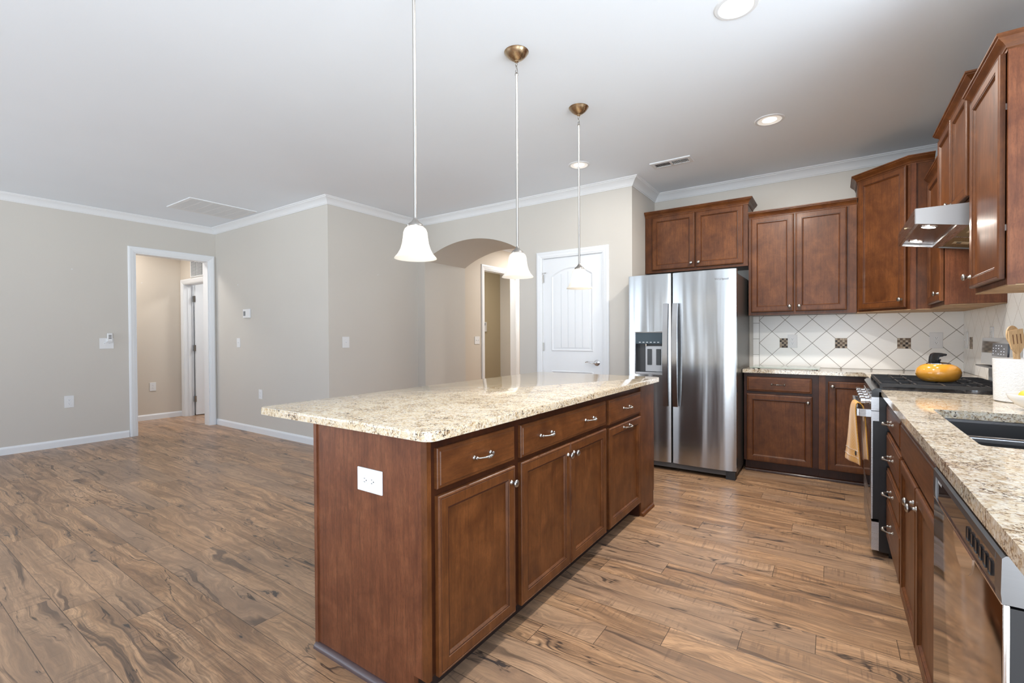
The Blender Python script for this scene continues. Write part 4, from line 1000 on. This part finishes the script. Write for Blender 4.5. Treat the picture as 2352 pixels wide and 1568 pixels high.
for (x, par) in ((-1.232, df), (-1.150, dr)):
    q = BM(); pts = []; n = 18; L0, L1 = 0.585, 1.500
    for side_ in (0, 1):
        row = []
        for i in range(n+1):
            s = i/n; z = L0+(L1-L0)*s; d_ = 0.034+0.030*math.sin(PI*s)**0.8
            row.append((z, d_))
        pts.append(row)
    outer = [(FY-d_, z) for z, d_ in pts[0]]; inner = [(FY-d_+0.016, z) for z, d_ in pts[0]]
    poly = outer+inner[::-1]
    A = [q.verts.new((x-0.022, y, z)) for y, z in poly]; B = [q.verts.new((x+0.022, y, z)) for y, z in poly]; k_ = len(poly)
    for i in range(n): q.faces.new((A[i], A[i+1], A[k_-2-i], A[k_-1-i])); q.faces.new((B[i], B[i+1], B[k_-2-i], B[k_-1-i]))
    for i in range(k_): j = (i+1) % k_; q.faces.new((A[i], A[j], B[j], B[i]))
    for z in (0.60, 1.485): bx(q, x-0.012, x+0.012, FY-0.030, FY+0.004, z-0.012, z+0.012)
    obj('door_handle', q, steel('handle_steel', (0.55, 0.55, 0.56), 0.2, 'v'), par, smooth=True, angle=40)
b = BM(); bx(b, -0.745, -0.672, 4.262, 4.33, 0.0, 0.070); obj('leveling_foot', b, BLACKM, fr)
b = BM(); bx(b, -1.575, -0.745, 4.275, 4.32, 0.030, 0.070); obj('kick_grille', b, plain('kick_grey', (0.075, 0.07, 0.068), 0.5), fr)
for x in (-1.56, -0.71):
    b = BM(); rbx(b, x-0.03, x+0.03, 4.29, 4.40, 1.745, 1.765, 0.004); obj('hinge_cover', b, GREYP, fr)
text('Whirlpool', 0.026, F_back(FY-0.0005), -0.775, 1.681, 0.0012, plain('logo_grey', (0.16, 0.16, 0.17), 0.4), dr)

# --- range
rg = thing('gas_range', 'stainless and black slide-in gas range on the right side', 'stove', (0.5, 3.6, 0))
ry0, ry1 = 3.222, 3.976
b = BM(); bx(b, 0.206, 0.80, ry0, ry1, 0.03, 0.900); bx(b, 0.25, 0.78, ry0+0.02, ry1-0.02, 0, 0.03)
for z in (0.835, 0.80, 0.765): bx(b, 0.212, 0.60, ry0-0.003, ry0, z, z+0.018)
obj('range_body', b, BLACK, rg)
b = BM(); prism(b, [(0.172, 0.798), (0.172, 0.868), (0.176, 0.872), (0.206, 0.872), (0.206, 0.798)], 'y', ry0, ry1); obj('control_panel', b, STEEL, rg)
b = BM(); bx(b, 0.178, 0.206, ry0+0.004, ry1-0.004, 0.205, 0.742); od = obj('oven_door', b, BLACK, rg)
b = BM(); bx(b, 0.172, 0.206, ry0, ry1, 0.742, 0.795); obj('door_top_rail', b, STEEL, od)
b = BM(); bx(b, 0.1725, 0.179, ry0, ry1, 0.205, 0.742); obj('door_skin', b, STEEL, od)
b = BM(); bx(b, 0.1712, 0.173, ry0+0.09, ry1-0.09, 0.32, 0.66); obj('oven_window', b, plain('oven_glass', (0.015, 0.015, 0.017), 0.05), od)
b = BM(); rbx(b, 0.108, 0.122, ry0+0.03, ry1-0.03, 0.758, 0.800, 0.003)
for y in (ry0+0.03, ry1-0.05): prism(b, [(0.108, y+0.004), (0.150, y-0.004), (0.172, y-0.004), (0.172, y+0.02), (0.122, y+0.02)], 'z', 0.759, 0.799)
obj('door_handle', b, STEEL, od)
b = BM(); bx(b, 0.174, 0.206, ry0, ry1, 0.035, 0.190); obj('storage_drawer', b, STEEL, rg)
for y in (3.30, 3.45, 3.60, 3.75, 3.90):
    b = BM(); M = Matrix.Translation((0.173, y, 0.842)) @ Matrix.Rotation(R(-90), 4, 'Y'); lathe(b, [(0.024, 0), (0.024, 0.005), (0.016, 0.007), (0.016, 0.022), (0.020, 0.024), (0.020, 0.044), (0.017, 0.046), (0, 0.046)], 24, M)
    obj('control_knob', b, CHROME, rg, smooth=True)
b = BM(); prism(b, [(0.174, 0.8725), (0.174, 0.908), (0.188, 0.920), (0.225, 0.920), (0.225, 0.8725)], 'y', ry0, ry1); bx(b, 0.225, 0.76, ry0, ry1, 0.900, 0.916)
obj('cooktop', b, BLACK, rg)
for (x, y, r_) in ((0.33, 3.40, 0.045), (0.33, 3.80, 0.05), (0.62, 3.40, 0.04), (0.62, 3.80, 0.045), (0.475, 3.60, 0.04)):
    b = BM(); lathe(b, [(r_, 0), (r_, 0.008), (r_*0.8, 0.012), (r_*0.8, 0.017), (0, 0.018)], 24, Matrix.Translation((x, y, 0.916))); obj('burner', b, IRON if r_ > 0.041 else STEEL, rg, smooth=True)
def bar(q, x0, y0, x1, y1, z0=0.938, z1=0.950, w_=0.0036):
    d = Vector((x1-x0, y1-y0)).normalized(); n = Vector((-d.y, d.x))*w_
    prism(q, [(x0+n.x, y0+n.y), (x1+n.x, y1+n.y), (x1-n.x, y1-n.y), (x0-n.x, y0-n.y)], 'z', z0, z1)
gy = [ry0+0.010, ry0+0.255, ry0+0.500, ry1-0.010]
for i in range(3):
    q = BM(); a, c = gy[i]+0.002, gy[i+1]-0.002; xa, xb = 0.215, 0.735; mid = (a+c)/2
    for (p_, r_) in (((xa, a), (xb, a)), ((xa, c), (xb, c)), ((xa, a), (xa, c)), ((xb, a), (xb, c)), ((0.475, a), (0.475, c))): bar(q, *p_, *r_, 0.932, 0.948, 0.0045)
    for x in (0.30, 0.36, 0.57, 0.64): bar(q, x, a, x, mid-0.03); bar(q, x, mid+0.03, x, c)
    bar(q, xa, mid, 0.29, mid); bar(q, 0.38, mid, 0.56, mid); bar(q, 0.66, mid, xb, mid)
    for (x, y) in ((xa, a), (xb, a), (xa, c), (xb, c)): bx(q, x-0.006, x+0.006, y-0.006, y+0.006, 0.916, 0.935)
    obj('burner_grate', q, IRON, rg)
# raised backguard with clock display
b = BM(); prism(b, [(0.744, 1.036), (0.752, 1.190), (0.762, 1.192), (0.80, 1.17), (0.80, 1.030)], 'y', ry0, ry1+0.008); bg = obj('backguard', b, plain('mirror_steel', (0.50, 0.50, 0.51), 0.07, 1.0), rg)
b = BM(); bx(b, 0.725, 0.80, ry0+0.0, ry1+0.03, 1.020, 1.028); obj('backguard_ledge', b, BLACK, rg)
b = BM(); bx(b, 0.765, 0.80, ry0+0.02, ry1-0.06, 0.90, 1.022); obj('backguard_riser', b, GREYP, rg)
b = BM(); q = BM(); bx(q, 3.45, 3.735, -0.002, 0.002, -0.036, 0.036); 
for v in q.verts: v.co = Vector((0.7465+0.052*(v.co.z+0.0)-v.co.y, v.co.x, 1.125+v.co.z))
merge(b, q); obj('clock_display', b, plain('display_dark', (0.035, 0.04, 0.055), 0.15), bg)
q = BM()
for i in range(5):
    for j in range(4):
        if (i+j) % 4 == 3: continue
        y = 3.50+i*0.05; z = -0.024+j*0.015; bx(q, y, y+0.018, -0.0025, 0.0030, z, z+0.004)
for v in q.verts: v.co = Vector((0.7465+0.052*v.co.z-v.co.y, v.co.x, 1.125+v.co.z))
obj('keypad_marks', q, plain('key_white', (0.55, 0.58, 0.65), 0.5), bg)

# --- towel on the oven handle
TOW = NT('mustard_towel'); p = TOW.pos(); X_, Y_, Z_ = TOW.sep(p)
rib = TOW.math('SINE', TOW.math('MULTIPLY', TOW.math('ADD', Y_, TOW.math('MULTIPLY', Z_, 0.4)), 900)); nz = TOW.noise(p, 400, 2)
TOW.set(Base_Color=TOW.mix(nz, (0.55, 0.25, 0.025), (0.66, 0.33, 0.045)), Roughness=0.9); TOW.b.inputs['Sheen Weight'].default_value = 0.4
TOW.bump(TOW.math('ADD', rib, nz), 0.4, 0.001); TOW = TOW.m
tw = thing('dish_towel', 'mustard yellow dish towel hanging over the oven door handle', 'towel', (0.11, 3.40, 0.79))
ROWS = [((.124, 3.265, .470), (.052, 3.42, .480)), ((.118, 3.27, .56), (.064, 3.42, .56)), ((.110, 3.275, .66), (.074, 3.42, .66)), ((.1045, 3.28, .76), (.080, 3.42, .76)),
        ((.103, 3.285, .805), (.085, 3.42, .800)), ((.110, 3.29, .832), (.096, 3.42, .832)), ((.130, 3.29, .826), (.116, 3.42, .828)), ((.146, 3.285, .80), (.131, 3.42, .79)),
        ((.150, 3.280, .72), (.133, 3.40, .72)), ((.155, 3.275, .62), (.135, 3.38, .62)), ((.162, 3.27, .505), (.138, 3.36, .49))]
q = BM(); G = []; nu = 22
for i, (A, B) in enumerate(ROWS):
    A, B = Vector(A), Vector(B); row = []; amp = 0.006*abs(i-5.5)/5.5
    for j in range(nu+1):
        u = j/nu; P_ = A.lerp(B, u); P_.x += amp*math.sin(u*8+0.5)*(1 if i < 5 else 0.4); P_.z += 0.004*math.sin(u*5)*(1 if i in (0, 10) else 0); row.append(q.verts.new(P_))
    G.append(row)
for i in range(len(ROWS)-1):
    for j in range(nu): q.faces.new((G[i][j], G[i][j+1], G[i+1][j+1], G[i+1][j]))
o = obj('towel_cloth', q, TOW, tw, smooth=True, angle=180)
sm = o.modifiers.new('solid', 'SOLIDIFY'); sm.thickness = 0.007; sm.offset = 0; ss = o.modifiers.new('sub', 'SUBSURF'); ss.levels = 2; ss.render_levels = 2
for (zr, i0) in ((0.555, 0.0), (0.515, 0.0)):
    q = BM(); k0 = (zr-0.470)/0.09
    A, B = Vector(ROWS[0][0]).lerp(Vector(ROWS[1][0]), k0), Vector(ROWS[0][1]).lerp(Vector(ROWS[1][1]), k0)
    for i in range(16):
        u = (i+0.3)/16; P_ = A.lerp(B, u); P_.x += 0.006*math.sin(u*8+0.5)*(1-k0*0.18)-0.0055; tube(q, [P_, P_+(B-A)*0.03], 0.0011, 5)
    obj('stitch_line', q, PLATE, tw)
q = BM(); A, B = Vector(ROWS[0][0]).lerp(Vector(ROWS[1][0]), 0.75), Vector(ROWS[0][1]).lerp(Vector(ROWS[1][1]), 0.75); P_ = A.lerp(B, 0.22)
nrm = Vector((-(B-A).y, (B-A).x, 0)).normalized(); nrm = nrm if nrm.x < 0 else -nrm; P_ += nrm*0.004; P_.x += 0.006*math.sin(0.22*8+0.5)*0.85
M = Matrix.Translation(P_) @ nrm.to_track_quat('Z', 'Y').to_matrix().to_4x4() @ Matrix.Diagonal((0.8, 1.5, 1, 1)); lathe(q, [(0, 0.002), (0.009, 0.002), (0.009, -0.002), (0, -0.002)], 12, M); obj('printed_motif', q, SLOT, tw)

# --- kettle
KX, KY = 0.484, 3.505
kt = thing('tea_kettle', 'round mustard yellow enamel tea kettle with black handle on the gas range', 'kettle', (KX, KY, 0.9505), R(20))
YEL = plain('yellow_enamel', (0.66, 0.30, 0.035), 0.12, coat=0.8)
b = BM(); lathe(b, [(0, 0), (0.062, 0.0), (0.074, 0.004), (0.089, 0.018), (0.0975, 0.036), (0.0985, 0.054), (0.092, 0.072), (0.077, 0.087), (0.060, 0.095), (0.052, 0.098)], 48); obj('kettle_body', b, YEL, kt, smooth=True, local=True, angle=60)
b = BM(); lathe(b, [(0.054, 0.096), (0.053, 0.101), (0.048, 0.103), (0.030, 0.107), (0, 0.109)], 40); obj('lid', b, CHROME, kt, smooth=True, local=True)
b = BM(); lathe(b, [(0.010, 0.106), (0.009, 0.112), (0.013, 0.118), (0.011, 0.124), (0, 0.126)], 20); obj('lid_knob', b, BLACK, kt, smooth=True, local=True)
b = BM()
prism(b, [(-0.044, 0.099), (-0.040, 0.136), (-0.033, 0.153), (-0.020, 0.160), (0.008, 0.159), (0.036, 0.153), (0.037, 0.146), (0.030, 0.141), (0.014, 0.142), (-0.003, 0.139), (-0.005, 0.120), (-0.004, 0.100)], 'y', -0.012, 0.012)
bmesh.ops.bevel(b, geom=b.edges[:], offset=0.004, segments=2, affect='EDGES', profile=0.5); obj('handle', b, BLACK, kt, smooth=True, local=True)
b = BM(); tube(b, [(0.01, 0.060, 0.078), (0.012, 0.078, 0.088), (0.013, 0.090, 0.100)], [0.018, 0.014, 0.011], 14); sp_ = obj('spout', b, YEL, kt, smooth=True, local=True)
b = BM(); tube(b, [(0.013, 0.088, 0.098), (0.014, 0.093, 0.106)], [0.0125, 0.010], 14); tube(b, [(0.013, 0.090, 0.106), (0.006, 0.03, 0.112)], 0.004, 8); obj('spout_cap', b, BLACK, kt, smooth=True, local=True)

# --- glass cutting board
gb = thing('cutting_board', 'pale green tempered glass cutting board lying on the back counter', 'cutting board', (-0.36, 4.87, 0.914))
GL = NT('green_glass'); GL.set(Base_Color=(0.42, 0.50, 0.44), Roughness=0.12); GL.b.inputs['Transmission Weight'].default_value = 0.25; GL = GL.m
b = BM(); rbx(b, -0.620, -0.095, 4.68, 5.06, 0.921, 0.929, 0.002); obj('glass_panel', b, GL, gb)
for (x, y) in ((-0.59, 4.71), (-0.125, 4.71), (-0.59, 5.03), (-0.125, 5.03)):
    b = BM(); lathe(b, [(0, 0.0), (0.008, 0), (0.008, 0.0075), (0, 0.0075)], 12, Matrix.Translation((x, y, 0.9142))); obj('foot', b, PLATE, gb)

# --- utensil crock, utensils
CR = (0.695, 2.963)
CER = NT('embossed_ceramic'); p = CER.pos(); hh = CER.noise(CER.vmul(p, (1, 1, 2.2)), 75, 2, 0.5, 1.5); CER.set(Base_Color=(0.82, 0.83, 0.84), Roughness=0.12); CER.bump(hh, 0.9, 0.004); CER = CER.m
b = BM(); lathe(b, [(0, 0), (0.092, 0), (0.099, 0.004), (0.103, 0.185), (0.102, 0.190), (0.097, 0.190), (0.094, 0.182), (0.090, 0.012), (0, 0.010)], 56, Matrix.Translation((CR[0], CR[1], 0.9142)))
tag(obj('utensil_crock', b, CER, smooth=True, angle=40), 'white embossed ceramic crock holding wooden utensils on the right counter', 'crock')
UW = wood('beech', (0.62, 0.42, 0.23), (0.50, 0.32, 0.16), (0.70, 0.51, 0.31), 'z', 0.5, 0.0)
def utensil(kind, base_, top, label, size=(0.030, 0.10), yaw=0.0):
    P0, P1 = Vector(base_), Vector(top); d = (P1-P0).normalized(); side = Vector((math.cos(yaw), math.sin(yaw), 0)); side = (side-d*side.dot(d)).normalized(); nn = d.cross(side)
    t = thing('wooden_'+kind, label, kind, tuple(P0), 0, 'wooden utensils in the crock')
    hend = P1-d*size[1]
    q = BM(); tube(q, [P0, (P0+hend)/2, hend+d*0.01], [0.006, 0.0055, 0.006], 10); obj('handle', q, UW, t, smooth=True)
    q = BM(); outl = []
    if kind == 'spoon':
        for i in range(24):
            th = 2*PI*i/24; outl.append((size[0]*math.sin(th), size[1]*0.5*(1-math.cos(th))*1.0))
    else:
        outl = [(-0.008, 0), (0.008, 0), (size[0]*0.8, size[1]*0.22), (size[0], size[1]*0.55), (size[0]*0.95, size[1]), (-size[0]*0.95, size[1]*0.97), (-size[0], size[1]*0.55), (-size[0]*0.8, size[1]*0.22)]
    A = [q.verts.new(hend+side*a+d*c+nn*0.003) for a, c in outl]; B = [q.verts.new(hend+side*a+d*c-nn*0.003) for a, c in outl]
    q.faces.new(A); q.faces.new(B[::-1])
    for i in range(len(A)): j = (i+1) % len(A); q.faces.new((A[i], B[i], B[j], A[j]))
    if kind == 'spoon':
        bmesh.ops.inset_region(q, faces=[q.faces[0] if True else None], thickness=0.006, depth=-0.002) if False else None
    hb = obj('head', q, UW, t)
    if kind == 'spatula':
        q = BM()
        for s in (-0.4, 0.1, 0.6):
            c0 = hend+side*(size[0]*s-0.003)+d*size[1]*0.40
            vs = [c0+side*a+d*c+nn*e for e in (-0.0034, 0.0034) for a, c in ((-0.002, 0), (0.002, 0), (0.002, size[1]*0.4), (-0.002, size[1]*0.4))]
            vv = [q.verts.new(v) for v in vs]
            for f in ((0, 1, 2, 3), (7, 6, 5, 4), (0, 4, 5, 1), (1, 5, 6, 2), (2, 6, 7, 3), (3, 7, 4, 0)): q.faces.new([vv[i] for i in f])
        obj('slot_bars', q, plain('slot_shadow', (0.16, 0.07, 0.03), 0.8) if 'slot_shadow' not in bpy.data.materials else bpy.data.materials['slot_shadow'], hb)  # dark bars standing in for the shade inside the slots
    return t
utensil('spatula', (0.680, 2.925, 0.930), (0.650, 2.908, 1.232), 'slotted wooden spatula at the front of the crock', (0.033, 0.105), R(35))
utensil('spoon', (0.685, 3.01, 0.930), (0.668, 3.035, 1.250), 'rounded wooden spoon standing behind the slotted spatula', (0.030, 0.09), R(35))
utensil('spoon', (0.725, 2.975, 0.930), (0.738, 2.985, 1.285), 'tallest wooden spoon at the right of the crock', (0.032, 0.095), R(30))
utensil('spoon', (0.735, 2.925, 0.930), (0.765, 2.89, 1.20), 'short wooden spoon leaning right out of the crock', (0.028, 0.085), R(30))
# --- bowl of lemons
BC = (0.683, 2.630)
b = BM(); lathe(b, [(0, 0.003), (0.050, 0.003), (0.052, 0), (0.060, 0), (0.062, 0.005), (0.090, 0.020), (0.112, 0.045), (0.118, 0.062), (0.117, 0.064), (0.113, 0.062), (0.106, 0.046), (0.085, 0.024), (0.055, 0.010), (0, 0.009)], 56, Matrix.Translation((BC[0], BC[1], 0.9142)))
tag(obj('fruit_bowl', b, plain('white_glaze', (0.84, 0.84, 0.83), 0.1), smooth=True, angle=50), 'white ceramic bowl of lemons beside the crock at the right edge', 'bowl')
LEM = NT('lemon_peel'); p = LEM.pos(); LEM.set(Base_Color=(0.86, 0.53, 0.06), Roughness=0.38); LEM.b.inputs['Subsurface Weight'].default_value = 0.1; LEM.b.inputs['Subsurface Radius'].default_value = (0.01, 0.006, 0.002); LEM.bump(LEM.noise(p, 420, 2), 0.35, 0.001); LEM = LEM.m
lem0 = None
for i, (dx, dy, dz, rz, lab) in enumerate(((-0.056, -0.004, 0.053, 0.3, 'lemon lying at the left side of the white bowl'), (0.002, -0.058, 0.053, 1.5, 'lemon at the front of the white bowl'),
        (0.000, 0.020, 0.100, 2.2, 'lemon on top of the pile in the white bowl'), (0.062, 0.004, 0.056, 0.9, 'lemon at the right side of the white bowl, by the picture edge'))):
    if lem0 is None:
        q = BM(); pr_ = []
        for k_ in range(17):
            a = PI*k_/16; r_ = 0.029*math.sin(a)**0.9; z = -0.036*math.cos(a); z += (0.006 if k_ in (15, 16) else -0.005 if k_ in (0, 1) else 0); pr_.append((r_ if 0 < k_ < 16 else 0, z))
        lathe(q, pr_, 28, Matrix.Rotation(R(90), 4, 'X')); o = lem0 = obj('lemon', q, LEM, smooth=True, angle=180); tag(o, lab, 'lemon', 'lemons in the white bowl')
    else:
        o = lem0.copy(); COL.objects.link(o); o['label'] = lab
    o.location = (BC[0]+dx, BC[1]+dy, 0.9142+dz); o.rotation_euler = (0.1*i, 0.15, rz)
